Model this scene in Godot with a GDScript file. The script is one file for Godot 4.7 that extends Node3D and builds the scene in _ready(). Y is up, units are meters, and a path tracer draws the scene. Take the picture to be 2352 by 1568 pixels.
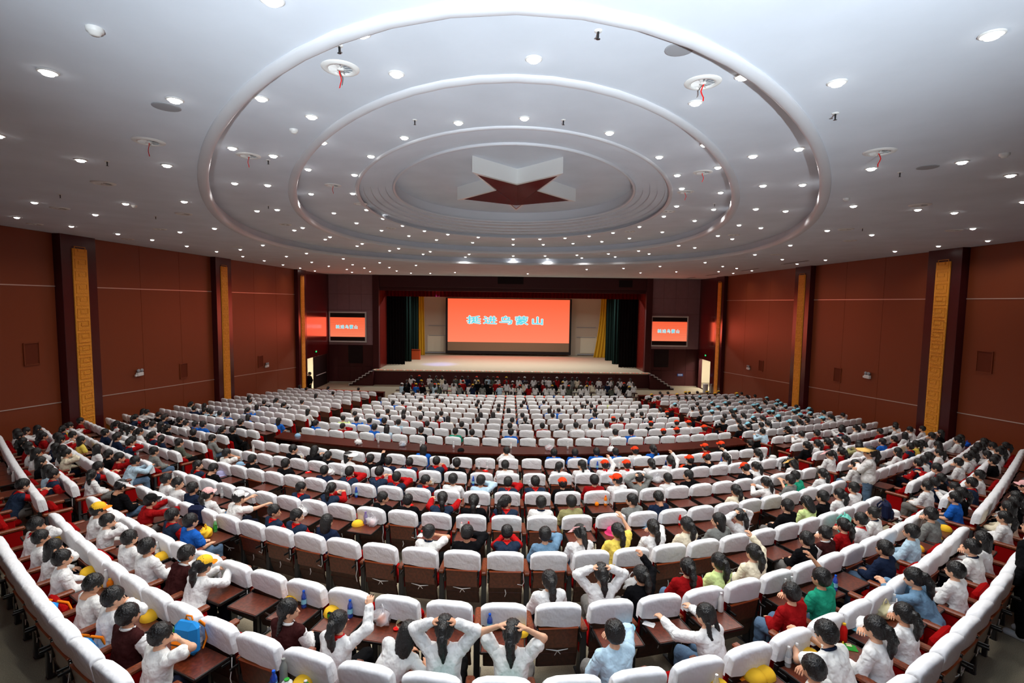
extends Node3D
# An auditorium seen from its rear platform: curved seat rows, children, stage with screens, oval ceiling recesses with a star.

# ---------------------------------------------------------------- data
const ROW_NAMES := ["Y", "Z", "A", "B", "C", "D", "E", "F", "W", "G", "H", "I", "J", "K", "L", "M", "N", "O", "P"]
# distance of each row from the rear platform: on the hall's axis, and beside the walls
const ROWS := [[3.0, 14.1], [4.2, 15.3], [5.48, 15.95], [6.92, 16.75], [8.48, 17.6], [9.93, 18.5], [11.45, 19.45], [13.03, 20.4], [14.55, 21.4], [16.12, 22.5], [17.72, 23.6], [19.2, 24.8], [20.7, 26.0], [22.4, 27.3], [24.15, 28.7], [25.95, 30.2], [27.85, 31.8], [29.75, 33.5], [31.5, 35.0]]
const PITCH := 0.6
const WALL_L := -16.5
const WALL_R := 16.8
const CEIL := [9.23, 9.58, 9.93, 10.6]
const EGGS := [[3.96, 31.0, 11.2, 15.0], [6.03, 27.9, 9.2, 9.0], [8.8, 23.76, 7.9, 3.0], [10.74, 21.1, 6.2, 2.2]]
const FRONT := 46.0
const LOW := -0.47
const DOWNLIGHTS := [[-1.83, 4.01, 0], [-4.67, 5.3, 0], [-3.85, 5.98, 0], [-7.24, 7.36, 0], [-7.12, 8.6, 0], [-5.88, 8.86, 0], [-11.5, 12.49, 0], [-9.32, 12.5, 0], [-7.67, 12.12, 0], [-14.25, 14.9, 0], [-11.43, 14.2, 0], [-14.17, 16.63, 0], [-14.09, 18.46, 0], [-11.37, 17.68, 0], [-9.6, 16.66, 0], [-14.08, 20.19, 0], [-14.16, 22.45, 0], [-14.26, 24.86, 0], [-10.46, 21.62, 0], [-12.51, 23.71, 0], [-14.37, 27.47, 0], [-11.88, 27.08, 0], [-10.05, 25.14, 0], [-14.64, 30.38, 0], [-15.07, 33.81, 0], [-12.12, 31.09, 0], [-9.25, 28.15, 0], [-12.32, 34.5, 0], [-15.3, 37.09, 0], [-15.56, 40.5, 0], [-10.16, 32.7, 0], [-12.21, 37.9, 0], [-10.39, 36.08, 0], [-7.93, 30.69, 0], [-8.39, 35.0, 0], [-13.0, 41.66, 0], [-11.18, 40.36, 0], [-8.79, 38.98, 0], [-6.11, 32.51, 0], [-8.26, 41.77, 0], [-6.68, 41.7, 0], [-4.49, 39.96, 0], [3.88, 4.36, 0], [3.21, 5.3, 0], [6.84, 8.02, 0], [5.76, 8.46, 0], [8.3, 8.76, 0], [7.53, 11.56, 0], [9.21, 11.88, 0], [10.32, 12.2, 0], [10.6, 10.85, 0], [12.86, 14.55, 0], [15.63, 17.09, 0], [11.1, 16.08, 0], [9.24, 15.3, 0], [10.22, 19.12, 0], [15.39, 18.76, 0], [15.25, 20.69, 0], [15.08, 24.97, 0], [15.12, 27.51, 0], [12.98, 24.94, 0], [10.64, 22.78, 0], [10.16, 27.34, 0], [15.42, 33.32, 0], [13.58, 31.35, 0], [12.15, 29.92, 0], [13.8, 34.64, 0], [15.5, 36.31, 0], [8.71, 30.6, 0], [11.23, 35.48, 0], [9.21, 37.28, 0], [7.0, 32.71, 0], [4.89, 34.25, 0], [1.16, 40.4, 0], [-1.5, 5.18, 1], [-1.36, 6.06, 1], [-3.28, 6.83, 1], [-2.88, 7.47, 1], [-4.86, 9.04, 1], [-4.36, 9.48, 1], [-6.28, 11.74, 1], [-5.61, 11.89, 1], [-7.57, 15.34, 1], [-6.86, 15.09, 1], [-8.23, 19.48, 1], [-7.62, 18.76, 1], [-8.09, 22.28, 1], [-7.57, 21.39, 1], [-7.47, 24.77, 1], [-6.94, 23.77, 1], [-6.43, 26.91, 1], [-5.69, 25.71, 1], [-4.99, 28.64, 1], [-4.34, 27.07, 1], [-2.78, 30.13, 1], [-2.41, 28.27, 1], [0.2, 4.7, 1], [0.19, 5.66, 1], [2.31, 6.78, 1], [2.57, 6.01, 1], [4.13, 9.1, 1], [4.68, 8.65, 1], [5.37, 11.28, 1], [6.15, 11.15, 1], [6.49, 13.97, 1], [7.42, 14.22, 1], [7.28, 16.78, 1], [8.24, 17.31, 1], [7.65, 19.41, 1], [8.56, 20.28, 1], [7.27, 22.78, 1], [8.25, 23.54, 1], [6.13, 25.31, 1], [7.0, 26.66, 1], [4.96, 26.95, 1], [5.65, 28.64, 1], [3.44, 27.92, 1], [3.94, 29.66, 1], [1.77, 28.69, 1], [2.03, 30.57, 1], [-0.0, 28.96, 1], [-0.0, 30.89, 1], [-1.17, 7.19, 2], [-2.5, 8.28, 2], [-3.59, 9.84, 2], [-4.66, 11.83, 2], [-5.65, 14.53, 2], [-6.1, 17.64, 2], [-6.0, 19.84, 2], [-5.55, 21.82, 2], [-4.74, 23.51, 2], [-3.69, 24.86, 2], [-2.03, 25.84, 2], [-0.93, 8.67, 2], [-1.99, 9.48, 2], [-2.93, 10.71, 2], [-3.75, 12.28, 2], [-4.45, 14.4, 2], [-4.79, 16.93, 2], [-4.69, 18.66, 2], [-4.35, 20.36, 2], [-3.74, 21.78, 2], [-2.88, 22.8, 2], [-1.6, 23.64, 2], [2.02, 7.75, 2], [3.49, 9.66, 2], [4.35, 11.2, 2], [5.4, 13.65, 2], [6.15, 16.03, 2], [6.34, 18.21, 2], [6.06, 21.14, 2], [5.21, 23.3, 2], [4.21, 24.66, 2], [2.95, 25.62, 2], [1.52, 26.28, 2], [-0.01, 26.46, 2], [0.15, 8.42, 2], [1.63, 9.07, 2], [2.89, 10.48, 2], [3.71, 11.91, 2], [4.25, 13.24, 2], [4.87, 15.58, 2], [5.02, 17.4, 2], [4.8, 19.8, 2], [4.14, 21.59, 2], [3.32, 22.74, 2], [2.34, 23.53, 2], [1.23, 24.06, 2], [-0.01, 24.2, 2]]
const DIFFUSERS := [[-5.26, 7.55, 0, 1], [-8.11, 10.31, 0, 0], [-11.58, 13.27, 0, 0], [-14.98, 16.24, 0, 0], [-8.82, 13.89, 0, 0], [-11.61, 17.02, 0, 0], [-14.94, 20.07, 0, 0], [-11.99, 22.44, 0, 0], [-15.55, 30.69, 0, 0], [5.26, 7.57, 0, 1], [8.85, 11.36, 0, 0], [9.61, 15.02, 0, 0], [11.4, 17.57, 0, 0], [12.68, 14.96, 0, 0], [11.48, 22.66, 0, 0], [-1.96, 5.94, 1, 1], [-4.82, 9.5, 1, 1], [-7.94, 18.05, 1, 0], [2.18, 6.18, 1, 1], [8.14, 19.16, 1, 0], [-4.66, 13.43, 2, 1], [-4.69, 15.92, 2, 0], [-4.98, 21.13, 2, 0], [4.19, 11.63, 2, 1], [4.48, 13.64, 2, 1], [4.9, 16.5, 2, 0], [4.73, 21.14, 2, 0]]
const SPEAKERS := [[-4.1, 6.21, 0], [6.59, 8.36, 0], [1.66, 5.41, 1]]
const DETECTORS := [[-3.52, 4.46, 0], [-9.3, 12.75, 0], [7.07, 7.58, 0], [6.88, 10.8, 0], [-3.38, 8.05, 1]]
const SPRINKLERS := [[-6.74, 8.67, 0], [-10.03, 11.52, 0], [-9.92, 14.4, 0], [3.71, 6.12, 0], [6.39, 8.68, 0], [9.96, 14.83, 0], [-4.6, 9.79, 1], [-6.85, 14.53, 1], [-1.8, 5.43, 1], [0.78, 5.08, 1], [-1.63, 8.58, 2], [0.78, 8.49, 2], [3.3, 9.33, 2], [5.84, 15.17, 2]]
# row, seat, hair, top, pose, headwear
const PEOPLE := [["Y", 5, "b", "ws", "eat", ""], ["Y", -6, "b", "ws", "eat", ""], ["Z", -2, "l", "ws", "slump", ""], ["Y", 6, "b", "sk", "tray", ""], ["Z", 0, "p", "ws", "head", ""], ["Z", -1, "p", "w", "head", ""], ["Y", -7, "b", "bv", "lap", ""], ["Z", -3, "p", "w", "raise", ""], ["Y", 8, "p", "w", "eat", ""], ["Y", -8, "b", "w", "eat", ""], ["Y", 7, "p", "w", "eat", ""], ["Z", 2, "b", "lb", "eat", ""], ["Z", 6, "b", "rd", "eat", ""], ["Z", 4, "g", "w", "reach", ""], ["Z", -4, "g", "bv", "right", ""], ["Z", 7, "b", "tq", "raise", ""], ["Y", -9, "b", "ws", "down", ""], ["Z", -7, "p", "w", "tray", "yellow"], ["Y", 10, "p", "dn", "tray", ""], ["A", 1, "p", "w", "lap", ""], ["Y", 11, "b", "w", "lap", ""], ["Y", -11, "b", "w", "lap", ""], ["Z", -8, "b", "bv", "tray", ""], ["A", 2, "p", "w", "head", ""], ["Z", 10, "b", "nv", "lap", ""], ["A", 4, "p", "rd", "lap", ""], ["A", 9, "b", "bv", "eat", ""], ["Z", -9, "b", "w", "lap", ""], ["A", 3, "p", "k", "raise", ""], ["Y", -12, "l", "w", "eat", ""], ["Y", 13, "b", "sk", "eat", ""], ["A", 5, "p", "yg", "lap", ""], ["Z", -10, "b", "w", "lap", ""], ["Y", -13, "b", "w", "lap", ""], ["A", 8, "b", "k", "lap", ""], ["B", -1, "b", "k", "eat", ""], ["B", 3, "p", "ye", "raise", ""], ["Y", 14, "l", "w", "lap", ""], ["A", 6, "p", "cr", "raise", ""], ["Z", 12, "b", "lb", "lap", ""], ["B", -2, "b", "sk", "eat", ""], ["B", 0, "b", "v", "tray", ""], ["B", 7, "p", "w", "head", ""], ["B", 2, "p", "w", "down", "pinkvisor"], ["A", -9, "b", "bl", "lap", ""], ["B", 4, "p", "w", "eat", ""], ["A", 12, "b", "sk", "eat", ""], ["B", 1, "b", "dn", "eat", ""], ["Z", -12, "b", "w", "eat", ""], ["A", -10, "b", "v", "lap", ""], ["Y", 17, "p", "w", "lap", ""], ["Y", -14, "b", "w", "eat", ""], ["B", -5, "l", "nv", "lap", ""], ["B", 10, "l", "yg", "down", ""], ["B", 5, "p", "cr", "lap", ""], ["B", 6, "l", "gr", "left", ""], ["Y", 18, "l", "cr", "lap", ""], ["A", 10, "p", "rd", "eat", ""], ["Z", -13, "b", "w", "eat", "yellow"], ["A", 11, "b", "w", "lap", ""], ["B", -6, "b", "v", "right", ""], ["C", -4, "b", "k", "right", ""], ["C", 0, "p", "v", "right", ""], ["Z", 14, "b", "gr", "eat", ""], ["C", -1, "p", "k", "lap", ""], ["C", 4, "b", "gr", "left", ""], ["C", 1, "b", "sk", "lap", ""], ["B", 9, "b", "k", "lap", ""], ["Z", 17, "b", "bl", "lap", ""], ["A", 17, "b", "w", "lap", ""], ["C", -3, "b", "k", "lap", ""], ["C", 8, "p", "cr", "lap", ""], ["C", 2, "b", "ol", "lap", ""], ["B", -7, "b", "v", "right", ""], ["B", -9, "b", "ws", "reach", "whitecap"], ["C", 5, "b", "nv", "down", ""], ["Y", 19, "p", "k", "lap", ""], ["A", -12, "b", "rd", "reach", "blackcap"], ["C", -2, "p", "v", "reach", ""], ["Z", 18, "p", "k", "lap", ""], ["B", 11, "b", "k", "lap", ""], ["A", 18, "b", "nv", "lap", ""], ["B", 13, "b", "w", "lap", ""], ["D", 5, "b", "gr", "head", ""], ["B", -10, "p", "w", "lap", "pinkcap"], ["C", 11, "b", "gr", "lap", ""], ["B", -11, "b", "nv", "lap", ""], ["Y", -19, "b", "v", "tray", ""], ["A", -14, "b", "k", "down", "whitevisor"], ["D", 2, "b", "k", "lap", "orange"], ["Y", 22, "p", "rd", "lap", "pinkcap"], ["D", 4, "b", "w", "left", "orange"], ["D", 0, "b", "v", "eat", ""], ["C", -6, "p", "v", "tray", ""], ["D", -6, "b", "v", "eat", ""], ["D", 1, "b", "v", "lap", ""], ["A", 19, "b", "k", "lap", ""], ["D", 3, "b", "rd", "lap", ""], ["B", -12, "b", "w", "right", ""], ["D", -2, "b", "w", "lap", ""], ["C", 13, "p", "w", "lap", ""], ["Z", -19, "b", "v", "lap", ""], ["D", -3, "b", "v", "right", ""], ["D", -1, "b", "lb", "eat", ""], ["C", -7, "b", "v", "right", ""], ["B", 12, "p", "w", "lap", ""], ["D", 7, "b", "k", "left", ""], ["C", 10, "p", "w", "tray", ""], ["D", 6, "b", "w", "lap", ""], ["D", 11, "p", "w", "tray", ""], ["Z", 20, "b", "v", "lap", ""], ["Z", -20, "l", "lb", "lap", ""], ["B", -13, "b", "w", "lap", ""], ["D", -4, "b", "v", "eat", ""], ["E", 5, "b", "w", "lap", "orange"], ["Y", 23, "b", "w", "lap", ""], ["D", -5, "b", "v", "tray", ""], ["C", 16, "p", "w", "eat", ""], ["B", -17, "b", "lb", "tray", ""], ["D", -7, "b", "nv", "lap", ""], ["E", -2, "b", "k", "lap", ""], ["C", 12, "b", "tq", "tray", ""], ["E", 2, "g", "w", "right", ""], ["E", 3, "g", "w", "left", ""], ["C", 17, "b", "k", "lap", ""], ["A", 23, "b", "w", "eat", ""], ["E", 0, "b", "w", "lap", ""], ["E", 9, "b", "k", "down", "orange"], ["B", 22, "b", "v", "lap", ""], ["Z", 27, "b", "w", "lap", ""], ["C", -12, "b", "k", "down", ""], ["E", -3, "b", "v", "tray", ""], ["E", 4, "b", "w", "raise", "orange"], ["D", 10, "b", "k", "down", "orange"], ["D", -9, "b", "k", "lap", ""], ["E", -10, "b", "k", "right", ""], ["F", 6, "b", "w", "lap", "orange"], ["D", 16, "p", "w", "down", "pinkvisor"], ["B", 20, "b", "v", "lap", ""], ["Z", -22, "l", "k", "lap", ""], ["E", 8, "b", "k", "lap", "orange"], ["E", 6, "p", "w", "lap", ""], ["E", 12, "p", "w", "lap", ""], ["E", -6, "b", "k", "raise", ""], ["E", -5, "b", "nv", "lap", ""], ["E", -4, "b", "v", "lap", ""], ["B", 21, "b", "w", "lap", ""], ["A", -18, "b", "v", "tray", ""], ["D", -11, "b", "k", "lap", ""], ["E", 7, "p", "w", "raise", ""], ["E", 17, "p", "w", "lap", ""], ["Z", 29, "p", "w", "lap", ""], ["C", -13, "g", "v", "right", ""], ["A", 26, "p", "w", "lap", ""], ["A", -22, "p", "cr", "eat", ""], ["B", -18, "b", "rd", "eat", ""], ["F", 10, "b", "rd", "lap", "orange"], ["B", 24, "p", "w", "lap", ""], ["Y", 26, "b", "k", "lap", ""], ["E", -9, "l", "k", "tray", ""], ["Z", -25, "b", "w", "lap", ""], ["E", -7, "l", "w", "right", "whitevisor"], ["E", 10, "p", "w", "raise", ""], ["D", 17, "p", "rd", "lap", ""], ["E", -8, "p", "k", "lap", ""], ["F", 0, "b", "w", "tray", ""], ["D", 19, "b", "w", "lap", ""], ["A", 25, "b", "w", "lap", ""], ["Z", 31, "b", "w", "tray", ""], ["C", -17, "b", "gr", "lap", ""], ["D", -13, "b", "ws", "eat", ""], ["F", 5, "b", "bl", "lap", ""], ["D", 13, "l", "w", "down", "strawvisor"], ["F", 2, "b", "bl", "lap", ""], ["F", 3, "b", "bl", "lap", ""], ["F", 4, "b", "bl", "lap", ""], ["B", -24, "l", "ye", "lap", ""], ["B", -19, "b", "k", "lap", ""], ["F", -4, "l", "bl", "lap", ""], ["E", 16, "p", "k", "lap", ""], ["Z", -26, "b", "rd", "lap", ""], ["A", -27, "b", "w", "tray", ""], ["F", 7, "p", "bl", "lap", ""], ["D", 22, "b", "bl", "lap", ""], ["C", 23, "b", "v", "lap", ""], ["A", 28, "b", "w", "lap", ""], ["Z", 32, "p", "w", "lap", ""], ["E", 18, "p", "rd", "lap", ""], ["D", 20, "b", "ol", "tray", ""], ["A", 30, "b", "w", "lap", ""], ["A", -24, "b", "nv", "lap", ""], ["C", 28, "b", "w", "eat", ""], ["G", 12, "b", "rd", "lap", "orange"], ["F", 11, "b", "k", "lap", "orange"], ["C", 24, "p", "ye", "lap", ""], ["C", -22, "b", "nv", "lap", ""], ["Z", -28, "p", "k", "lap", ""], ["D", -20, "p", "v", "lap", ""], ["D", -17, "b", "cm", "lap", ""], ["E", 19, "p", "w", "lap", ""], ["C", 25, "p", "w", "lap", ""], ["Z", 30, "b", "gr", "lap", ""], ["A", 31, "p", "w", "lap", ""], ["C", -24, "b", "nv", "lap", ""], ["D", -22, "p", "w", "lap", ""], ["E", -16, "b", "gr", "lap", ""], ["D", 24, "b", "rd", "lap", ""], ["G", -3, "b", "tq", "lap", ""], ["F", 13, "b", "k", "lap", ""], ["W", 16, "b", "lb", "tray", ""], ["E", 20, "p", "w", "lap", ""], ["E", 25, "b", "rd", "lap", ""], ["D", -23, "p", "w", "right", ""], ["G", -2, "b", "k", "lap", ""], ["G", 17, "b", "lb", "lap", ""], ["G", -5, "b", "k", "lap", ""], ["G", 0, "b", "bl", "lap", ""], ["F", 19, "b", "rd", "lap", ""], ["C", 30, "l", "k", "lap", ""], ["A", -28, "p", "rd", "lap", ""], ["D", -24, "p", "w", "lap", ""], ["G", 7, "b", "bl", "lap", ""], ["A", 29, "p", "w", "eat", ""], ["G", -7, "l", "lb", "lap", ""], ["F", 24, "p", "w", "lap", ""], ["F", -19, "b", "bl", "lap", ""], ["G", -8, "b", "bl", "lap", ""], ["W", 18, "p", "k", "eat", "blackcap"], ["B", 29, "p", "w", "lap", ""], ["E", -22, "l", "k", "lap", ""], ["G", -10, "b", "rd", "eat", ""], ["G", 6, "b", "w", "lap", ""], ["G", 9, "b", "k", "lap", "orange"], ["G", 10, "b", "rd", "lap", "orange"], ["D", 29, "b", "w", "tray", ""], ["C", -30, "b", "rd", "lap", ""], ["F", -16, "b", "k", "lap", ""], ["D", -25, "b", "rd", "lap", ""], ["H", 0, "b", "k", "lap", ""], ["H", -3, "b", "k", "lap", ""], ["H", 3, "b", "k", "lap", ""], ["E", 29, "b", "w", "lap", ""], ["H", 4, "b", "w", "lap", ""], ["H", 5, "b", "w", "lap", ""], ["E", -21, "p", "k", "lap", ""], ["F", -20, "b", "bl", "lap", ""], ["H", -7, "b", "lb", "lap", ""], ["H", 2, "b", "rd", "lap", ""], ["E", -23, "b", "w", "lap", ""], ["H", 6, "b", "w", "lap", ""], ["I", 7, "b", "rd", "lap", "orange"], ["H", 12, "b", "w", "lap", "orange"], ["D", 30, "b", "w", "lap", ""], ["H", -11, "b", "yg", "lap", ""], ["H", -8, "b", "k", "lap", ""], ["G", -12, "b", "bl", "lap", ""], ["I", -7, "b", "rd", "lap", ""], ["H", 9, "b", "k", "lap", "orange"], ["H", 19, "p", "w", "lap", ""], ["G", 18, "p", "w", "lap", ""], ["E", 28, "b", "w", "eat", ""], ["D", -26, "p", "w", "lap", ""], ["F", -21, "b", "w", "lap", ""], ["I", 0, "b", "w", "lap", ""], ["F", -22, "b", "k", "lap", ""], ["I", -2, "b", "k", "lap", ""], ["H", -10, "b", "bl", "lap", ""], ["H", -9, "b", "bl", "lap", ""], ["H", 11, "b", "k", "lap", "orange"], ["H", -5, "b", "k", "lap", ""], ["I", -4, "l", "cr", "lap", ""], ["I", 16, "b", "k", "lap", ""], ["F", -24, "b", "nv", "lap", ""], ["I", -6, "b", "rd", "eat", ""], ["J", 9, "b", "k", "lap", ""], ["I", 8, "b", "rd", "lap", ""], ["F", -28, "b", "w", "tray", ""], ["I", 17, "p", "lb", "lap", ""], ["J", -9, "b", "k", "lap", ""], ["J", 3, "b", "gr", "lap", ""], ["F", -25, "b", "k", "lap", ""], ["K", 4, "b", "bl", "lap", ""], ["K", 5, "b", "k", "lap", ""], ["J", 12, "b", "k", "lap", "orange"], ["J", 1, "b", "bl", "lap", ""], ["J", -8, "l", "w", "lap", ""], ["J", 6, "b", "bl", "lap", ""], ["I", 18, "p", "lb", "lap", ""], ["J", 15, "b", "k", "lap", ""], ["F", -26, "b", "k", "lap", ""], ["J", -5, "b", "nv", "lap", ""], ["J", 10, "b", "k", "lap", ""], ["K", 16, "b", "k", "lap", ""], ["G", -22, "b", "k", "lap", ""], ["I", -15, "l", "w", "lap", ""], ["K", -1, "b", "w", "lap", ""], ["G", -24, "b", "k", "lap", ""], ["G", -23, "b", "lb", "lap", ""], ["K", -7, "b", "k", "lap", ""], ["J", -19, "p", "k", "lap", ""], ["H", -27, "p", "tq", "lap", ""], ["L", -1, "b", "k", "lap", ""], ["M", 7, "b", "k", "lap", ""], ["M", 8, "b", "rd", "lap", ""], ["M", -6, "b", "k", "lap", ""], ["M", 9, "b", "yg", "lap", ""], ["L", -9, "b", "rd", "lap", ""], ["M", -8, "b", "w", "lap", ""], ["M", -3, "b", "k", "lap", ""], ["L", -3, "b", "k", "lap", ""], ["N", 21, "b", "k", "lap", ""], ["N", 17, "b", "k", "lap", ""], ["N", 18, "p", "rd", "lap", ""], ["Y", 20, "b", "w", "lap", ""], ["Z", -24, "l", "w", "eat", ""], ["Z", -30, "b", "k", "lap", ""], ["Z", -31, "l", "w", "lap", ""], ["Z", -32, "l", "w", "tray", ""], ["Z", 19, "b", "w", "tray", ""], ["Z", 22, "b", "w", "lap", ""], ["Z", 26, "b", "k", "lap", ""], ["Z", 28, "l", "w", "tray", ""], ["A", -17, "p", "w", "left", ""], ["A", -23, "p", "w", "eat", ""], ["A", -26, "l", "v", "tray", ""], ["A", -29, "b", "v", "lap", ""], ["A", -31, "l", "w", "eat", ""], ["A", 21, "b", "v", "tray", ""], ["A", 27, "b", "k", "lap", ""], ["B", -21, "l", "w", "left", ""], ["B", -26, "b", "w", "lap", ""], ["B", -29, "p", "v", "left", ""], ["B", -30, "p", "w", "tray", ""], ["B", 26, "l", "w", "tray", ""], ["B", 30, "l", "w", "lap", ""], ["C", -20, "b", "v", "eat", ""], ["C", -21, "l", "w", "tray", ""], ["C", -23, "l", "w", "tray", ""], ["C", 21, "l", "w", "lap", ""], ["D", -19, "p", "nv", "left", ""], ["D", 26, "l", "w", "right", ""], ["E", -18, "b", "k", "left", ""], ["E", -24, "p", "nv", "right", ""], ["E", -27, "p", "v", "eat", ""], ["F", -17, "p", "k", "lap", ""], ["F", -29, "l", "w", "left", ""], ["F", 18, "b", "w", "tray", ""], ["F", 22, "b", "v", "right", ""], ["F", 23, "l", "w", "tray", ""], ["F", 25, "b", "w", "lap", ""], ["W", -17, "b", "k", "lap", ""], ["G", -15, "l", "bl", "lap", ""], ["G", -18, "l", "bl", "lap", ""], ["G", -20, "b", "bl", "lap", ""], ["G", -21, "b", "w", "lap", ""], ["G", -25, "b", "nv", "lap", ""], ["G", 15, "p", "k", "lap", ""], ["G", 16, "p", "k", "lap", "bluecap"], ["G", 20, "p", "lb", "lap", "bluecap"], ["G", 21, "p", "w", "lap", ""], ["G", 22, "b", "k", "lap", ""], ["G", 24, "b", "rd", "lap", "bluecap"], ["G", 26, "p", "w", "lap", ""], ["G", 28, "b", "w", "lap", ""], ["H", -20, "p", "bl", "lap", ""], ["H", -25, "l", "bl", "lap", ""], ["H", 15, "b", "k", "lap", ""], ["H", 16, "p", "w", "lap", ""], ["H", 18, "p", "k", "lap", "bluecap"], ["H", 20, "p", "k", "lap", "bluecap"], ["H", 21, "b", "w", "lap", "bluecap"], ["H", 23, "b", "rd", "lap", "bluecap"], ["H", 25, "b", "k", "lap", "bluecap"], ["H", 27, "b", "w", "lap", ""], ["I", -5, "p", "rd", "lap", ""], ["I", -9, "b", "bl", "lap", ""], ["I", -11, "b", "w", "lap", ""], ["I", -20, "l", "bl", "lap", ""], ["I", 1, "p", "k", "lap", ""], ["I", 10, "b", "nv", "lap", ""], ["I", 21, "b", "rd", "lap", "bluecap"], ["I", 22, "b", "w", "lap", "bluecap"], ["I", 24, "p", "k", "lap", "bluecap"], ["I", 25, "b", "w", "lap", "bluecap"], ["I", 27, "p", "rd", "lap", "bluecap"], ["J", -1, "l", "k", "lap", ""], ["J", -2, "l", "nv", "lap", ""], ["J", -21, "b", "k", "lap", ""], ["J", -23, "b", "w", "lap", ""], ["J", 16, "b", "lb", "lap", "bluecap"], ["J", 18, "p", "lb", "lap", ""], ["J", 19, "b", "k", "lap", "bluecap"], ["J", 21, "p", "k", "lap", ""], ["J", 22, "b", "rd", "lap", "bluecap"], ["J", 23, "b", "w", "lap", ""], ["J", 25, "b", "rd", "lap", "bluecap"], ["J", 27, "b", "rd", "lap", ""], ["K", 0, "l", "rd", "lap", ""], ["K", -18, "b", "w", "lap", ""], ["K", -21, "p", "w", "lap", ""], ["K", -25, "l", "w", "lap", ""], ["K", 3, "l", "bl", "lap", ""], ["K", 7, "b", "k", "lap", ""], ["K", 12, "p", "w", "lap", ""], ["K", 15, "b", "w", "lap", ""], ["K", 17, "b", "k", "lap", ""], ["K", 18, "p", "w", "lap", "bluecap"], ["K", 22, "b", "w", "lap", "bluecap"], ["K", 23, "b", "k", "lap", "bluecap"], ["K", 25, "b", "k", "lap", "bluecap"], ["K", 26, "p", "w", "lap", "bluecap"], ["L", -10, "p", "bl", "lap", ""], ["L", 1, "b", "nv", "lap", ""], ["L", 6, "b", "w", "lap", ""], ["L", 7, "b", "nv", "lap", ""], ["L", 11, "l", "k", "lap", ""], ["L", 15, "b", "rd", "lap", "bluecap"], ["L", 17, "b", "k", "lap", ""], ["L", 19, "p", "k", "lap", "bluecap"], ["L", 20, "p", "lb", "lap", "bluecap"], ["L", 21, "b", "w", "lap", ""], ["L", 22, "b", "w", "lap", "bluecap"], ["L", 23, "b", "lb", "lap", ""], ["L", 25, "p", "rd", "lap", ""], ["L", 27, "p", "lb", "lap", "bluecap"], ["M", -12, "l", "bl", "lap", ""], ["M", -19, "l", "w", "lap", ""], ["M", 1, "b", "bl", "lap", ""], ["M", 3, "b", "bl", "lap", ""], ["M", 4, "b", "k", "lap", ""], ["M", 27, "p", "w", "lap", "bluecap"], ["N", -7, "b", "rd", "lap", ""], ["N", -18, "b", "k", "lap", ""], ["N", 10, "p", "nv", "lap", ""], ["N", 15, "b", "rd", "lap", ""], ["N", 19, "p", "k", "lap", ""], ["N", 20, "b", "k", "lap", "bluecap"], ["N", 23, "p", "lb", "lap", ""], ["N", 25, "b", "k", "lap", "bluecap"], ["N", 26, "p", "rd", "lap", ""], ["N", 27, "b", "w", "lap", ""], ["O", -9, "b", "rd", "lap", ""], ["O", -10, "b", "nv", "lap", ""], ["O", -11, "b", "k", "lap", ""], ["O", -23, "b", "w", "lap", ""], ["O", 7, "p", "k", "lap", ""], ["O", 12, "p", "w", "lap", ""], ["O", 15, "b", "k", "lap", "yellow"], ["O", 16, "b", "k", "lap", ""], ["O", 18, "b", "k", "lap", "yellow"], ["O", 23, "b", "k", "lap", "yellow"], ["O", 26, "b", "k", "lap", "yellow"], ["O", 27, "b", "k", "lap", ""], ["P", 0, "p", "w", "lap", ""], ["P", -8, "b", "w", "lap", ""], ["P", -10, "b", "w", "lap", ""], ["P", -17, "b", "k", "lap", ""], ["P", -21, "p", "bl", "lap", ""], ["P", -25, "l", "bl", "lap", ""], ["P", 5, "b", "bl", "lap", ""], ["P", 17, "b", "k", "lap", ""], ["P", 18, "b", "k", "lap", ""], ["P", 20, "b", "k", "lap", "yellow"], ["P", 21, "b", "k", "lap", "yellow"], ["P", 22, "b", "k", "lap", ""], ["P", 23, "b", "k", "lap", "yellow"], ["P", 25, "b", "k", "lap", "yellow"]]
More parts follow.
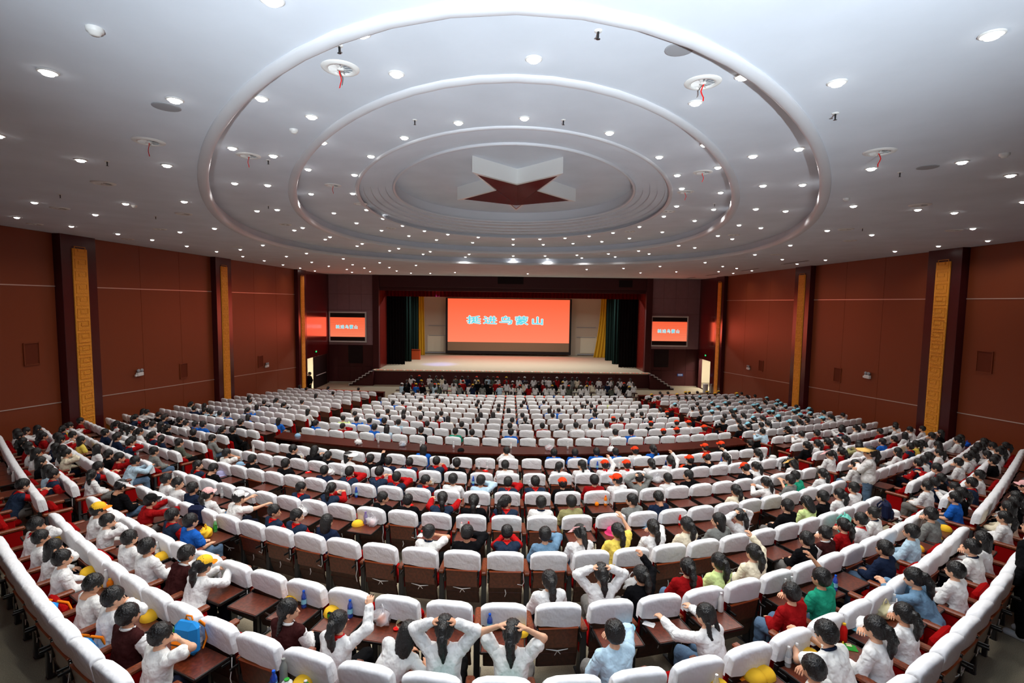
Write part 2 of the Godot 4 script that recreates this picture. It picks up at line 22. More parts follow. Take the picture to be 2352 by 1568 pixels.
# row, seat, place on its tray, kind
const ITEMS := [["Z", -13, -0.09, 0.14, "capy"], ["Z", -10, -0.12, 0.14, "capy"], ["Z", -9, -0.18, 0.14, "capy"], ["Z", -8, 0.15, 0.14, "capy"], ["Z", -7, 0.0, 0.14, "capy"], ["A", -9, 0.12, 0.14, "capy"], ["A", -7, -0.18, 0.14, "capy"], ["Z", -9, -0.06, 0.14, "bwhite"], ["Z", -8, 0.03, 0.2, "bclear"], ["A", -8, 0.06, 0.14, "bblue"], ["A", -7, -0.18, 0.26, "bblue"], ["A", -10, -0.18, 0.14, "bgreen"], ["A", -12, 0.03, 0.14, "bmilk"], ["A", -11, -0.18, 0.14, "bmilk"], ["A", -9, 0.0, 0.14, "bclear"], ["Z", -5, -0.18, 0.26, "packblue"], ["Z", -5, -0.18, 0.14, "bclear"], ["A", -9, -0.18, 0.14, "snackr"], ["A", -7, -0.06, 0.17, "snackr"], ["A", -6, -0.18, 0.14, "snackg"], ["Z", -6, -0.12, 0.14, "snackg"], ["Z", -6, -0.18, 0.23, "snackr"], ["Z", -9, 0.06, 0.14, "cupo"], ["A", -11, -0.03, 0.14, "paper"], ["Z", -9, 0.18, 0.17, "snackg"], ["D", -20, 0.15, 0.35, "bclear"], ["D", -19, 0.18, 0.35, "bclear"], ["B", -17, -0.18, 0.14, "bclear"], ["B", -17, -0.06, 0.14, "paper"], ["F", -19, 0.18, 0.2, "bclear"], ["F", -18, 0.18, 0.2, "bclear"], ["C", -13, -0.15, 0.14, "bwhite"], ["C", -13, 0.03, 0.14, "bgreen"], ["D", -13, 0.03, 0.35, "bclear"], ["F", -13, 0.15, 0.35, "bwhite"], ["C", -10, -0.03, 0.14, "bclear"], ["Z", -22, 0.06, 0.14, "bwhite"], ["Z", -23, -0.18, 0.14, "bclear"], ["B", -21, 0.0, 0.35, "capb"], ["B", -24, 0.18, 0.35, "hatpink"], ["D", -12, 0.0, 0.14, "hatlav"], ["E", -12, 0.0, 0.35, "capb"], ["E", -20, 0.18, 0.23, "packpink"], ["C", -28, -0.12, 0.2, "bagy"], ["B", -8, -0.15, 0.35, "bagy"], ["B", -11, -0.06, 0.14, "bagc"], ["B", -10, -0.18, 0.17, "paper"], ["B", -9, -0.18, 0.14, "packnavy"], ["B", -9, 0.09, 0.14, "paper"], ["B", -8, -0.18, 0.17, "bgreen"], ["G", -7, 0.18, 0.35, "bclear"], ["G", -4, -0.18, 0.35, "bclear"], ["G", -3, 0.18, 0.35, "bclear"], ["G", 0, 0.06, 0.35, "bmilk"], ["E", -10, -0.18, 0.17, "bclear"], ["E", -7, 0.18, 0.14, "bclear"], ["E", -6, -0.09, 0.14, "bred"], ["F", -1, -0.15, 0.14, "bclear"], ["F", -1, 0.06, 0.14, "bclear"], ["E", -1, -0.18, 0.14, "bblue"], ["D", -5, -0.12, 0.14, "bblue"], ["D", -3, -0.18, 0.2, "bgreen"], ["D", -2, 0.0, 0.14, "bclear"], ["C", -1, -0.15, 0.14, "bmilk"], ["C", -1, -0.03, 0.14, "bred"], ["C", -4, -0.06, 0.14, "bpurple"], ["F", -10, -0.18, 0.23, "bclear"], ["G", -8, 0.18, 0.26, "bagw"], ["G", -5, -0.18, 0.35, "bagb"], ["E", -7, -0.15, 0.14, "bagw"], ["F", -2, -0.18, 0.2, "bagc"], ["F", -3, 0.0, 0.14, "bagc"], ["F", -10, 0.18, 0.35, "bagc"], ["C", -4, 0.06, 0.14, "bagc"], ["C", -4, -0.18, 0.2, "capy"], ["C", -6, -0.18, 0.17, "bagw"], ["E", -3, 0.03, 0.2, "bagc"], ["F", -1, 0.03, 0.26, "snackr"], ["C", -2, -0.15, 0.17, "snackr"], ["D", -4, -0.09, 0.14, "snackb"], ["D", -3, -0.09, 0.29, "snackr"], ["E", -8, -0.18, 0.17, "snackr"], ["G", -12, 0.12, 0.35, "capb"], ["G", -2, -0.18, 0.35, "capk"], ["C", -6, -0.12, 0.29, "paper"], ["C", -2, -0.18, 0.35, "paper"], ["D", -1, 0.03, 0.14, "paper"], ["D", 0, -0.18, 0.14, "paper"], ["F", 4, -0.09, 0.14, "bblue"], ["F", 5, -0.09, 0.14, "bmilk"], ["F", 7, -0.06, 0.35, "bcola"], ["E", 10, 0.15, 0.35, "bblue"], ["C", 5, 0.09, 0.14, "bred"], ["D", 3, 0.15, 0.14, "bored"], ["F", 10, -0.06, 0.35, "bblue"], ["F", 8, 0.12, 0.14, "bclear"], ["G", 3, -0.06, 0.35, "bclear"], ["D", 3, -0.03, 0.14, "orange"], ["G", 2, -0.03, 0.35, "bagr"], ["G", 5, 0.0, 0.35, "bagw"], ["E", 4, 0.03, 0.14, "bagb"], ["C", 5, 0.18, 0.2, "bagw"], ["C", 4, 0.12, 0.14, "hatblue"], ["C", 3, -0.03, 0.2, "hatmag"], ["C", 7, 0.18, 0.14, "visorw"], ["D", 10, -0.12, 0.35, "hatw"], ["F", 8, -0.12, 0.35, "capo"], ["E", 11, -0.18, 0.35, "paper"], ["E", 11, -0.03, 0.35, "paper"], ["E", 1, -0.03, 0.14, "bagc"], ["E", 6, -0.06, 0.14, "bagc"], ["D", 13, 0.12, 0.35, "bored"], ["F", 13, -0.18, 0.35, "bclear"], ["E", 12, 0.18, 0.26, "bclear"], ["E", 13, -0.15, 0.35, "packblack"], ["B", 13, -0.18, 0.35, "packnavy"], ["B", 10, 0.03, 0.35, "packmint"], ["C", 30, 0.18, 0.35, "bagbl"], ["D", 13, -0.18, 0.35, "paper"], ["D", 12, -0.18, 0.35, "snackg"], ["A", 17, -0.18, 0.2, "capy"], ["F", 13, 0.18, 0.35, "hatw"], ["B", 13, 0.18, 0.35, "hatw"], ["A", -4, -0.18, 0.14, "capy"], ["A", -3, -0.18, 0.14, "capy"], ["Z", -3, 0.0, 0.14, "capy"], ["A", -4, 0.03, 0.14, "bblue"], ["A", -3, 0.06, 0.14, "bblue"], ["Z", -3, -0.18, 0.29, "bblue"], ["Z", -3, -0.18, 0.17, "bgrey"], ["A", 0, -0.15, 0.14, "bblue"], ["A", -2, -0.15, 0.14, "bagc"], ["A", -2, 0.12, 0.14, "visorc"], ["A", -2, 0.06, 0.23, "lidr"], ["Z", -3, 0.09, 0.2, "can"], ["Z", -3, -0.09, 0.23, "cupn"], ["A", -3, -0.06, 0.14, "snackp"], ["A", -3, 0.0, 0.23, "snackp"], ["A", -3, -0.12, 0.23, "camera"], ["A", 2, 0.15, 0.14, "fan"], ["A", 4, 0.18, 0.14, "bwhite"], ["A", 4, 0.03, 0.14, "cupm"], ["Z", 4, 0.12, 0.14, "capy"], ["Z", 3, 0.18, 0.14, "capy"], ["A", 0, 0.18, 0.14, "capy"], ["Z", 3, 0.09, 0.2, "bclear"], ["Z", 5, -0.15, 0.14, "bclear"], ["A", 3, -0.18, 0.14, "paper"], ["A", 6, 0.18, 0.14, "bclear"], ["A", 6, 0.06, 0.14, "bclear"], ["Z", 8, 0.18, 0.14, "bclear"], ["Z", 9, 0.12, 0.14, "bwhite"], ["Z", 5, -0.03, 0.14, "bclear"], ["A", 7, 0.18, 0.35, "bblue"], ["A", 13, 0.09, 0.35, "capy"], ["A", 14, 0.12, 0.35, "capy"], ["A", 12, -0.18, 0.35, "capy"], ["Z", 5, 0.18, 0.14, "capy"], ["Z", 4, 0.0, 0.14, "capy"], ["Z", 6, 0.18, 0.14, "canr"], ["Z", 6, 0.06, 0.14, "banana"], ["Z", 8, -0.03, 0.14, "napkin"], ["Z", 7, -0.03, 0.14, "snackb"], ["Z", 6, 0.12, 0.23, "snackg"], ["Z", 8, 0.09, 0.2, "bagc"]]


# ---------------------------------------------------------------- small helpers
var M := {}
var taken := {}
var rng := RandomNumberGenerator.new()
var noise := FastNoiseLite.new()

func numbered(called: String) -> String:
	if not taken.has(called):
		taken[called] = 0
		return called
	taken[called] += 1
	return "%s_%03d" % [called, taken[called]]

func tag(o: Node, label: String, category := "", group := "", kind := "") -> Node:
	if label: o.set_meta("label", label)
	if category: o.set_meta("category", category)
	if group: o.set_meta("group", group)
	if kind: o.set_meta("kind", kind)
	return o

func base(called: String, where := Vector3.ZERO, turn := 0.0) -> Node3D:
	var o := Node3D.new()
	o.name = numbered(called)
	add_child(o)
	o.position = where
	o.rotation.y = turn
	return o

func put(called: String, mesh: Mesh, m: Material, parent: Node = null) -> MeshInstance3D:
	var o := MeshInstance3D.new()
	o.mesh = mesh
	o.material_override = m
	if parent == null:
		o.name = numbered(called)
		add_child(o)
	else:
		o.name = called
		parent.add_child(o, true)
	return o

func struct(called: String, mesh: Mesh, m: Material, parent: Node = null) -> MeshInstance3D:
	var o := put(called, mesh, m, parent)
	if parent == null: o.set_meta("kind", "structure")
	return o

class MB:
	var v := PackedVector3Array()
	var n := PackedVector3Array()
	var uv := PackedVector2Array()
	var i := PackedInt32Array()
	func quad(a: Vector3, b: Vector3, c: Vector3, d: Vector3) -> void:
		var nn := (c - a).cross(b - a)
		if nn.length_squared() < 1e-14: nn = (d - a).cross(c - a)
		nn = nn.normalized()
		var s := v.size()
		v.append_array([a, b, c, d]); n.append_array([nn, nn, nn, nn])
		uv.append_array([Vector2(0, 0), Vector2(1, 0), Vector2(1, 1), Vector2(0, 1)])
		i.append_array([s, s + 1, s + 2, s, s + 2, s + 3])
	func tri(a: Vector3, b: Vector3, c: Vector3) -> void:
		var nn := (c - a).cross(b - a).normalized()
		var s := v.size()
		v.append_array([a, b, c]); n.append_array([nn, nn, nn])
		uv.append_array([Vector2(0, 0), Vector2(1, 0), Vector2(1, 1)])
		i.append_array([s, s + 1, s + 2])
	# chamfered box about c, turned by basis
	func box(c: Vector3, s: Vector3, bev := 0.0, bs := Basis()) -> void:
		var h := s * 0.5
		bev = minf(bev, minf(h.x, minf(h.y, h.z)) * 0.9)
		var f := func(x: float, y: float, z: float) -> Vector3: return c + bs * Vector3(x, y, z)
		if bev <= 0.0:
			var p := []
			for k in 8: p.append(f.call(h.x * (1 if k & 1 else -1), h.y * (1 if k & 2 else -1), h.z * (1 if k & 4 else -1)))
			quad(p[4], p[6], p[7], p[5]); quad(p[1], p[3], p[2], p[0]); quad(p[5], p[7], p[3], p[1]); quad(p[0], p[2], p[6], p[4]); quad(p[6], p[2], p[3], p[7]); quad(p[0], p[4], p[5], p[1])
			return
		var g := h - Vector3(bev, bev, bev)
		for sz in [-1.0, 1.0]:
			oq(c, f.call(-g.x, -g.y, sz * h.z), f.call(g.x, -g.y, sz * h.z), f.call(g.x, g.y, sz * h.z), f.call(-g.x, g.y, sz * h.z))
			oq(c, f.call(-g.x, sz * h.y, -g.z), f.call(g.x, sz * h.y, -g.z), f.call(g.x, sz * h.y, g.z), f.call(-g.x, sz * h.y, g.z))
			oq(c, f.call(sz * h.x, -g.y, -g.z), f.call(sz * h.x, g.y, -g.z), f.call(sz * h.x, g.y, g.z), f.call(sz * h.x, -g.y, g.z))
			for t in [-1.0, 1.0]:
				oq(c, f.call(-g.x, sz * h.y, t * g.z), f.call(g.x, sz * h.y, t * g.z), f.call(g.x, sz * g.y, t * h.z), f.call(-g.x, sz * g.y, t * h.z))
				oq(c, f.call(sz * h.x, -g.y, t * g.z), f.call(sz * h.x, g.y, t * g.z), f.call(sz * g.x, g.y, t * h.z), f.call(sz * g.x, -g.y, t * h.z))
				oq(c, f.call(sz * h.x, t * g.y, -g.z), f.call(sz * h.x, t * g.y, g.z), f.call(sz * g.x, t * h.y, g.z), f.call(sz * g.x, t * h.y, -g.z))
				for w in [-1.0, 1.0]:
					var a: Vector3 = f.call(sz * h.x, t * g.y, w * g.z); var b: Vector3 = f.call(sz * g.x, t * h.y, w * g.z); var d: Vector3 = f.call(sz * g.x, t * g.y, w * h.z)
					if (d - a).cross(b - a).dot(a + b + d - c * 3.0) > 0: tri(a, b, d)
					else: tri(a, d, b)
	# quad turned so that it faces away from c
	func oq(c: Vector3, p: Vector3, q: Vector3, r: Vector3, s: Vector3) -> void:
		if (r - p).cross(q - p).dot((p + r) * 0.5 - c) > 0: quad(p, q, r, s)
		else: quad(p, s, r, q)
	# smooth sheet of points: rows of equal length
	func sheet(rows: Array, closed_u := false, closed_v := false, flip := false) -> void:
		var s := v.size()
		var nv := rows.size()
		var nu: int = rows[0].size()
		for a in nv:
			for b in nu:
				v.append(rows[a][b]); n.append(Vector3.ZERO); uv.append(Vector2(float(b) / maxi(1, nu - 1), float(a) / maxi(1, nv - 1)))
		for a in (nv if closed_v else nv - 1):
			for b in (nu if closed_u else nu - 1):
				var p := s + a * nu + b
				var q := s + a * nu + (b + 1) % nu
				var r := s + ((a + 1) % nv) * nu + (b + 1) % nu
				var t := s + ((a + 1) % nv) * nu + b
				if flip: face(p, q, r); face(p, r, t)
				else: face(p, r, q); face(p, t, r)
		for k in range(s, v.size()): n[k] = n[k].normalized() if n[k].length_squared() > 0 else Vector3.UP
	func face(a: int, b: int, c: int) -> void:
		var nn := (v[c] - v[a]).cross(v[b] - v[a])
		n[a] += nn; n[b] += nn; n[c] += nn
		i.append_array([a, b, c])
	func tube(path: Array, radii: Array, sides := 8, caps := true) -> void:
		var rows := []
		var up := Vector3(0.123, 0.97, 0.21).normalized()
		for k in path.size():
			var t: Vector3 = (path[mini(k + 1, path.size() - 1)] - path[maxi(k - 1, 0)]).normalized()
			if absf(t.dot(up)) > 0.95: up = Vector3(0.9, 0.1, 0.3).normalized()
			var x := up.cross(t).normalized()
			var y := t.cross(x).normalized()
			up = y
			var ring := []
			for q in sides:
				var an := TAU * q / sides
				ring.append(path[k] + (x * cos(an) + y * sin(an)) * float(radii[mini(k, radii.size() - 1)]))
			rows.append(ring)
		if caps:
			var a := []; var b := []
			for q in sides: a.append(path[0]); b.append(path[-1])
			rows.push_front(a); rows.push_back(b)
		sheet(rows, true)
	# profile of Vector2(radius, height) turned about the y axis at c
	func lathe(profile: Array, sides := 16, c := Vector3.ZERO, bs := Basis()) -> void:
		var rows := []
		for p in profile:
			var ring := []
			for q in sides:
				var an := TAU * q / sides
				ring.append(c + bs * Vector3(cos(an) * p.x, p.y, sin(an) * p.x))
			rows.append(ring)
		sheet(rows, true, false, true)
	func add(o: MB, x: Transform3D) -> void:
		var s := v.size()
		var mirrored := x.basis.determinant() < 0
		for k in o.v.size():
			v.append(x * o.v[k]); n.append((x.basis * o.n[k]).normalized()); uv.append(o.uv[k])
		for k in range(0, o.i.size(), 3):
			if mirrored: i.append_array([s + o.i[k], s + o.i[k + 2], s + o.i[k + 1]])
			else: i.append_array([s + o.i[k], s + o.i[k + 1], s + o.i[k + 2]])
	func arrays() -> Array:
		var a := []
		a.resize(Mesh.ARRAY_MAX)
		a[Mesh.ARRAY_VERTEX] = v; a[Mesh.ARRAY_NORMAL] = n; a[Mesh.ARRAY_TEX_UV] = uv; a[Mesh.ARRAY_INDEX] = i
		return a
	func mesh() -> ArrayMesh:
		var m := ArrayMesh.new()
		m.add_surface_from_arrays(Mesh.PRIMITIVE_TRIANGLES, arrays())
		return m

func boxmesh(c: Vector3, s: Vector3, bev := 0.0, bs := Basis()) -> ArrayMesh:
	var b := MB.new()
	b.box(c, s, bev, bs)
	return b.mesh()

# a field of distances on a grid, joined smoothly, meshed as surface nets
class Field:
	var o: Vector3
	var h: float
	var nx: int
	var ny: int
	var nz: int
	var d := PackedFloat32Array()
	func _init(lo: Vector3, hi: Vector3, cell: float) -> void:
		o = lo; h = cell
		nx = int(ceil((hi.x - lo.x) / cell)) + 1; ny = int(ceil((hi.y - lo.y) / cell)) + 1; nz = int(ceil((hi.z - lo.z) / cell)) + 1
		d.resize(nx * ny * nz); d.fill(1.0)
	func cap(a: Vector3, b: Vector3, ra: float, rb: float, k := 0.03) -> void:
		var m := maxf(ra, rb) + k + h * 2.0
		var lo := (a.min(b) - Vector3(m, m, m) - o) / h
		var hi := (a.max(b) + Vector3(m, m, m) - o) / h
		var ba := b - a
		var inv := 1.0 / maxf(ba.length_squared(), 1e-8)
		var dr := rb - ra
		for z in range(maxi(0, int(lo.z)), mini(nz, int(hi.z) + 1)):
			for y in range(maxi(0, int(lo.y)), mini(ny, int(hi.y) + 1)):
				var row := (z * ny + y) * nx
				var pa := o + Vector3(maxi(0, int(lo.x)), y, z) * h - a
				for x in range(row + maxi(0, int(lo.x)), row + mini(nx, int(hi.x) + 1)):
					var t := clampf(pa.dot(ba) * inv, 0.0, 1.0)
					var q := (pa - ba * t).length() - ra - dr * t
					pa.x += h
					var w := d[x]
					if w >= 0.9: d[x] = q
					else:
						var e := maxf(k - absf(w - q), 0.0)
						d[x] = minf(w, q) - e * e * 0.25 / k
	# ellipsoid; mode 1 joins, -1 cuts away
	func ell(c: Vector3, r: Vector3, k := 0.02, mode := 1, bs := Basis()) -> void:
		var m := maxf(r.x, maxf(r.y, r.z)) + k + h * 2.0
		var lo := (c - Vector3(m, m, m) - o) / h
		var hi := (c + Vector3(m, m, m) - o) / h
		var inv := bs.inverse()
		for z in range(maxi(0, int(lo.z)), mini(nz, int(hi.z) + 1)):
			for y in range(maxi(0, int(lo.y)), mini(ny, int(hi.y) + 1)):
				var row := (z * ny + y) * nx
				for x in range(maxi(0, int(lo.x)), mini(nx, int(hi.x) + 1)):
					var p := inv * (o + Vector3(x, y, z) * h - c)
					var a := (p / r).length()
					var b := (p / (r * r)).length()
					var q := a * (a - 1.0) / maxf(b, 1e-6)
					var w := d[row + x]
					if mode > 0:
						if w >= 0.9: d[row + x] = q
						else:
							var e := maxf(k - absf(w - q), 0.0)
							d[row + x] = minf(w, q) - e * e * 0.25 / k
					elif w < 0.9:
						var e2 := maxf(k - absf(w + q), 0.0)
						d[row + x] = maxf(w, -q) + e2 * e2 * 0.25 / k
	func ruffle(nz_: FastNoiseLite, amp: float, stretch: Vector3) -> void:
		for z in nz:
			for y in ny:
				var row := (z * ny + y) * nx
				for x in nx:
					if absf(d[row + x]) < h * 3.0: d[row + x] += amp * (nz_.get_noise_3dv((o + Vector3(x, y, z) * h) * stretch) - 0.45)
	func cut(p: Vector3, normal: Vector3) -> void:  # keeps the side the normal points away from
		for z in nz:
			for y in ny:
				var row := (z * ny + y) * nx
				for x in nx:
					if d[row + x] < 0.9: d[row + x] = maxf(d[row + x], (o + Vector3(x, y, z) * h - p).dot(normal))
	func to(b: MB) -> void:
		var at := {}
		var s := b.v.size()
		var sx := 1
		var sy := nx
		var sz := nx * ny
		var corner := [0, sx, sy, sx + sy, sz, sx + sz, sy + sz, sx + sy + sz]
		var lim := h * 3.6
		for z in nz - 1:
			for y in ny - 1:
				var row := z * sz + y * sy
				for x in nx - 1:
					var g := row + x
					if absf(d[g]) > lim: continue
					var mask := 0
					for k in 8:
						if d[g + corner[k]] < 0.0: mask |= 1 << k
					if mask == 0 or mask == 255: continue
					var sum := Vector3.ZERO
					var cnt := 0
					for k in 8:
						for ax in 3:
							if k & (1 << ax): continue
							var k2 := k | (1 << ax)
							if ((mask >> k) & 1) != ((mask >> k2) & 1):
								var d0 := d[g + corner[k]]
								var t := d0 / (d0 - d[g + corner[k2]])
								var p := Vector3(k & 1, (k >> 1) & 1, (k >> 2) & 1)
								p[ax] += t
								sum += p
								cnt += 1
					at[g] = b.v.size()
					b.v.append(o + (Vector3(x, y, z) + sum / cnt) * h)
					b.n.append(Vector3.ZERO); b.uv.append(Vector2.ZERO)
		var st := [sx, sy, sz]
		for g in at:
			for ax in 3:
				var e: int = st[ax]
				var u: int = st[(ax + 1) % 3]
				var w: int = st[(ax + 2) % 3]
				var in0 := d[g] < 0.0
				if in0 == (d[g + e] < 0.0): continue
				if not (at.has(g - u) and at.has(g - w) and at.has(g - u - w)): continue
				var p: int = at[g]; var q: int = at[g - u]; var r: int = at[g - u - w]; var t: int = at[g - w]
				if in0: b.face(p, r, q); b.face(p, t, r)
				else: b.face(p, q, r); b.face(p, r, t)
		for k in range(s, b.v.size()): b.n[k] = b.n[k].normalized()

# ---------------------------------------------------------------- materials
func noise_tex(freq: float, seed_: int, octaves := 4, normal := false, bump := 4.0, ramp: Array = [], kind := FastNoiseLite.TYPE_SIMPLEX_SMOOTH, size := 256) -> NoiseTexture2D:
	var f := FastNoiseLite.new()
	f.noise_type = kind
	f.frequency = freq
	f.seed = seed_
	f.fractal_octaves = octaves
	var t := NoiseTexture2D.new()
	t.width = size; t.height = size
	t.seamless = true
	t.noise = f
	t.as_normal_map = normal
	t.bump_strength = bump
	if ramp:
		var g := Gradient.new()
		g.offsets = PackedFloat32Array([0.0, 1.0])
		g.colors = PackedColorArray([ramp[0], ramp[1]])
		t.color_ramp = g
	return t

func mat(name_: String, c: Color, rough := 0.6, spec := 0.5, metal := 0.0) -> StandardMaterial3D:
	var m := StandardMaterial3D.new()
	m.resource_name = name_
	m.albedo_color = c
	m.roughness = rough
	m.metallic = metal
	m.metallic_specular = spec
	M[name_] = m
	return m

func textured(m: StandardMaterial3D, t: Texture2D, scale: float, world := false) -> StandardMaterial3D:
	m.albedo_texture = t
	m.uv1_triplanar = true
	m.uv1_world_triplanar = world
	m.uv1_scale = Vector3(scale, scale, scale)
	return m

func relief(m: StandardMaterial3D, t: Texture2D, amount: float, scale := 0.0, world := false) -> StandardMaterial3D:
	m.normal_enabled = true
	m.normal_texture = t
	m.normal_scale = amount
	m.uv1_triplanar = true
	m.uv1_world_triplanar = world
	if scale > 0: m.uv1_scale = Vector3(scale, scale, scale)
	return m

func materials() -> void:
	var light_grain := noise_tex(0.02, 3, 4, false, 4, [Color(0.95, 0.95, 0.95), Color(1, 1, 1)])
	var strong_grain := noise_tex(0.03, 5, 5, false, 4, [Color(0.66, 0.66, 0.66), Color(1, 1, 1)])
	var speck := noise_tex(0.22, 9, 3, false, 4, [Color(0.74, 0.74, 0.74), Color(1, 1, 1)])
	var wrinkle := noise_tex(0.012, 12, 3, true, 9.0)
	var weave := noise_tex(0.2, 14, 2, true, 3.0)
	var wood := noise_tex(0.03, 17, 5, false, 4, [Color(0.6, 0.6, 0.6), Color(1, 1, 1)])
	var strand := noise_tex(0.06, 21, 3, true, 8.0)
	# building
	textured(mat("ceiling_paint", Color(0.86, 0.89, 0.93), 0.75, 0.3), light_grain, 0.12, true)
	mat("ceiling_rim", Color(0.82, 0.83, 0.85), 0.5, 0.4)
	textured(mat("wall_wood", Color(0.56, 0.265, 0.145), 0.42, 0.4), speck, 1.6, true)
	textured(mat("pillar_stone", Color(0.28, 0.09, 0.10), 0.25, 0.45), light_grain, 0.5, true)
	relief(mat("gold_panel", Color(0.93, 0.62, 0.20), 0.5, 0.4), noise_tex(0.05, 31, 1, true, 6.0, [], FastNoiseLite.TYPE_CELLULAR), 0.7, 1.2, true)
	mat("gold_carving", Color(0.86, 0.55, 0.17), 0.5, 0.4)
	mat("metal_trim", Color(0.80, 0.76, 0.72), 0.3, 0.6, 0.6)
	mat("steel", Color(0.86, 0.86, 0.87), 0.4, 0.6, 0.1)
	textured(mat("front_stone", Color(0.60, 0.47, 0.50), 0.5, 0.4), light_grain, 0.35, true)
	textured(mat("front_dark", Color(0.27, 0.085, 0.095), 0.5, 0.4), light_grain, 0.4, true)
	mat("grille_dark", Color(0.13, 0.08, 0.085), 0.7, 0.3)
	mat("grille_brown", Color(0.40, 0.17, 0.09), 0.7, 0.3)
	textured(mat("carpet", Color(0.70, 0.66, 0.57), 0.95, 0.1), speck, 1.2, true)
	textured(mat("carpet_stage", Color(0.84, 0.77, 0.66), 0.9, 0.15), speck, 0.8, true)
	textured(mat("floor_wood", Color(0.38, 0.20, 0.13), 0.5, 0.4), wood, 0.9, true)
	mat("nosing_pale", Color(0.88, 0.88, 0.86), 0.5, 0.4)
	textured(mat("nosing_ochre", Color(0.66, 0.55, 0.20), 0.7, 0.2), strong_grain, 2.0, true)
	mat("wall_cream", Color(0.91, 0.87, 0.77), 0.8, 0.2)
	mat("back_wall", Color(0.78, 0.72, 0.64), 0.85, 0.2)
	mat("velvet_black", Color(0.10, 0.085, 0.095), 0.95, 0.1)
	mat("velvet_green", Color(0.11, 0.16, 0.145), 0.95, 0.1)
	mat("velvet_red", Color(0.42, 0.035, 0.05), 0.9, 0.15)
	mat("curtain_gold", Color(0.80, 0.60, 0.13), 0.7, 0.3)
	mat("screen_frame", Color(0.07, 0.055, 0.06), 0.5, 0.4)
	mat("screen_off", Color(0.10, 0.07, 0.07), 0.35, 0.5)
	mat("screen_grey", Color(0.55, 0.46, 0.36), 0.7, 0.3)
	mat("lectern_wood", Color(0.72, 0.27, 0.10), 0.4, 0.5)
	mat("plastic_white", Color(0.87, 0.87, 0.86), 0.45, 0.5)
	mat("plastic_grey", Color(0.60, 0.61, 0.63), 0.5, 0.4)
	mat("ribbon_red", Color(0.80, 0.06, 0.05), 0.6, 0.3)
	mat("black_metal", Color(0.05, 0.05, 0.055), 0.4, 0.5)
	mat("leg_metal", Color(0.16, 0.165, 0.18), 0.45, 0.5)
	mat("sign_blue", Color(0.10, 0.32, 0.62), 0.5, 0.4)
	# star
	mat("star_red", Color(0.36, 0.03, 0.035), 0.12, 0.3)
	# seats
	relief(mat("cover_cloth", Color(0.93, 0.935, 0.95), 0.85, 0.15), wrinkle, 0.55, 2.2)
	textured(mat("shell_wood", Color(0.31, 0.15, 0.115), 0.38, 0.45), wood, 2.0)
	textured(mat("tray_wood", Color(0.46, 0.20, 0.115), 0.3, 0.5), wood, 2.4)
	mat("edge_wood", Color(0.60, 0.27, 0.12), 0.35, 0.5)
	mat("tray_edge", Color(0.10, 0.075, 0.07), 0.5, 0.4)
	textured(mat("seat_red", Color(0.66, 0.05, 0.055), 0.9, 0.15), speck, 3.0)
	textured(mat("arm_wood", Color(0.58, 0.27, 0.12), 0.38, 0.5), wood, 3.0)
	textured(mat("desk_wood", Color(0.34, 0.125, 0.085), 0.2, 0.5), wood, 0.8, true)
	mat("tie_white", Color(0.90, 0.90, 0.90), 0.8, 0.2)
	# people
	mat("skin", Color(0.86, 0.66, 0.54), 0.6, 0.35)
	mat("skin_tan", Color(0.78, 0.57, 0.45), 0.6, 0.35)
	relief(mat("hair_black", Color(0.045, 0.04, 0.042), 0.42, 0.5), strand, 0.8, 5.0)
	mat("eye_dark", Color(0.04, 0.03, 0.03), 0.3, 0.5)
	for s in SHIRTS:
		var q: Array = SHIRTS[s]
		for part in 2:
			var c: Color = q[part]
			var key := "cloth_%s" % c.to_html(false)
			if not M.has(key):
				relief(mat(key, c, 0.88, 0.15), wrinkle, 1.3, 3.0)
	for q in [["pants_navy", Color(0.09, 0.10, 0.15)], ["pants_black", Color(0.07, 0.07, 0.075)], ["pants_denim", Color(0.34, 0.43, 0.53)], ["pants_grey", Color(0.42, 0.41, 0.40)]]:
		relief(mat(q[0], q[1], 0.9, 0.12), wrinkle, 0.7, 3.0)
	mat("shoe_white", Color(0.82, 0.82, 0.83), 0.6, 0.3)
	mat("shoe_black", Color(0.06, 0.06, 0.065), 0.6, 0.3)
	for q in [["yellow", Color(0.96, 0.76, 0.20)], ["orange", Color(0.98, 0.52, 0.10)], ["vermilion", Color(0.93, 0.25, 0.09)], ["blue", Color(0.12, 0.36, 0.80)], ["sky", Color(0.55, 0.82, 0.90)], ["skydeep", Color(0.16, 0.55, 0.85)], ["pink", Color(0.94, 0.72, 0.72)], ["magenta", Color(0.88, 0.24, 0.45)], ["white", Color(0.90, 0.90, 0.90)], ["cream", Color(0.94, 0.90, 0.72)], ["straw", Color(0.90, 0.72, 0.42)], ["lavender", Color(0.70, 0.70, 0.86)], ["black", Color(0.05, 0.05, 0.055)], ["red", Color(0.84, 0.10, 0.09)], ["green", Color(0.22, 0.62, 0.24)], ["mint", Color(0.45, 0.80, 0.74)], ["navy", Color(0.10, 0.13, 0.24)], ["brown", Color(0.24, 0.12, 0.09)], ["purple", Color(0.45, 0.36, 0.62)], ["grey", Color(0.55, 0.56, 0.54)], ["denim", Color(0.55, 0.70, 0.82)], ["fruit_orange", Color(0.96, 0.52, 0.08)]]:
		relief(mat("dye_" + q[0], q[1], 0.75, 0.25), weave, 0.35, 6.0)
	for q in [["clear", Color(0.93, 0.95, 0.96, 0.28)], ["green", Color(0.30, 0.75, 0.38, 0.5)], ["blue", Color(0.15, 0.35, 0.80, 0.6)], ["purple", Color(0.60, 0.55, 0.80, 0.5)], ["film", Color(0.93, 0.93, 0.95, 0.42)]]:
		var m := mat("glass_" + q[0], q[1], 0.12, 0.5)
		m.transparency = BaseMaterial3D.TRANSPARENCY_ALPHA
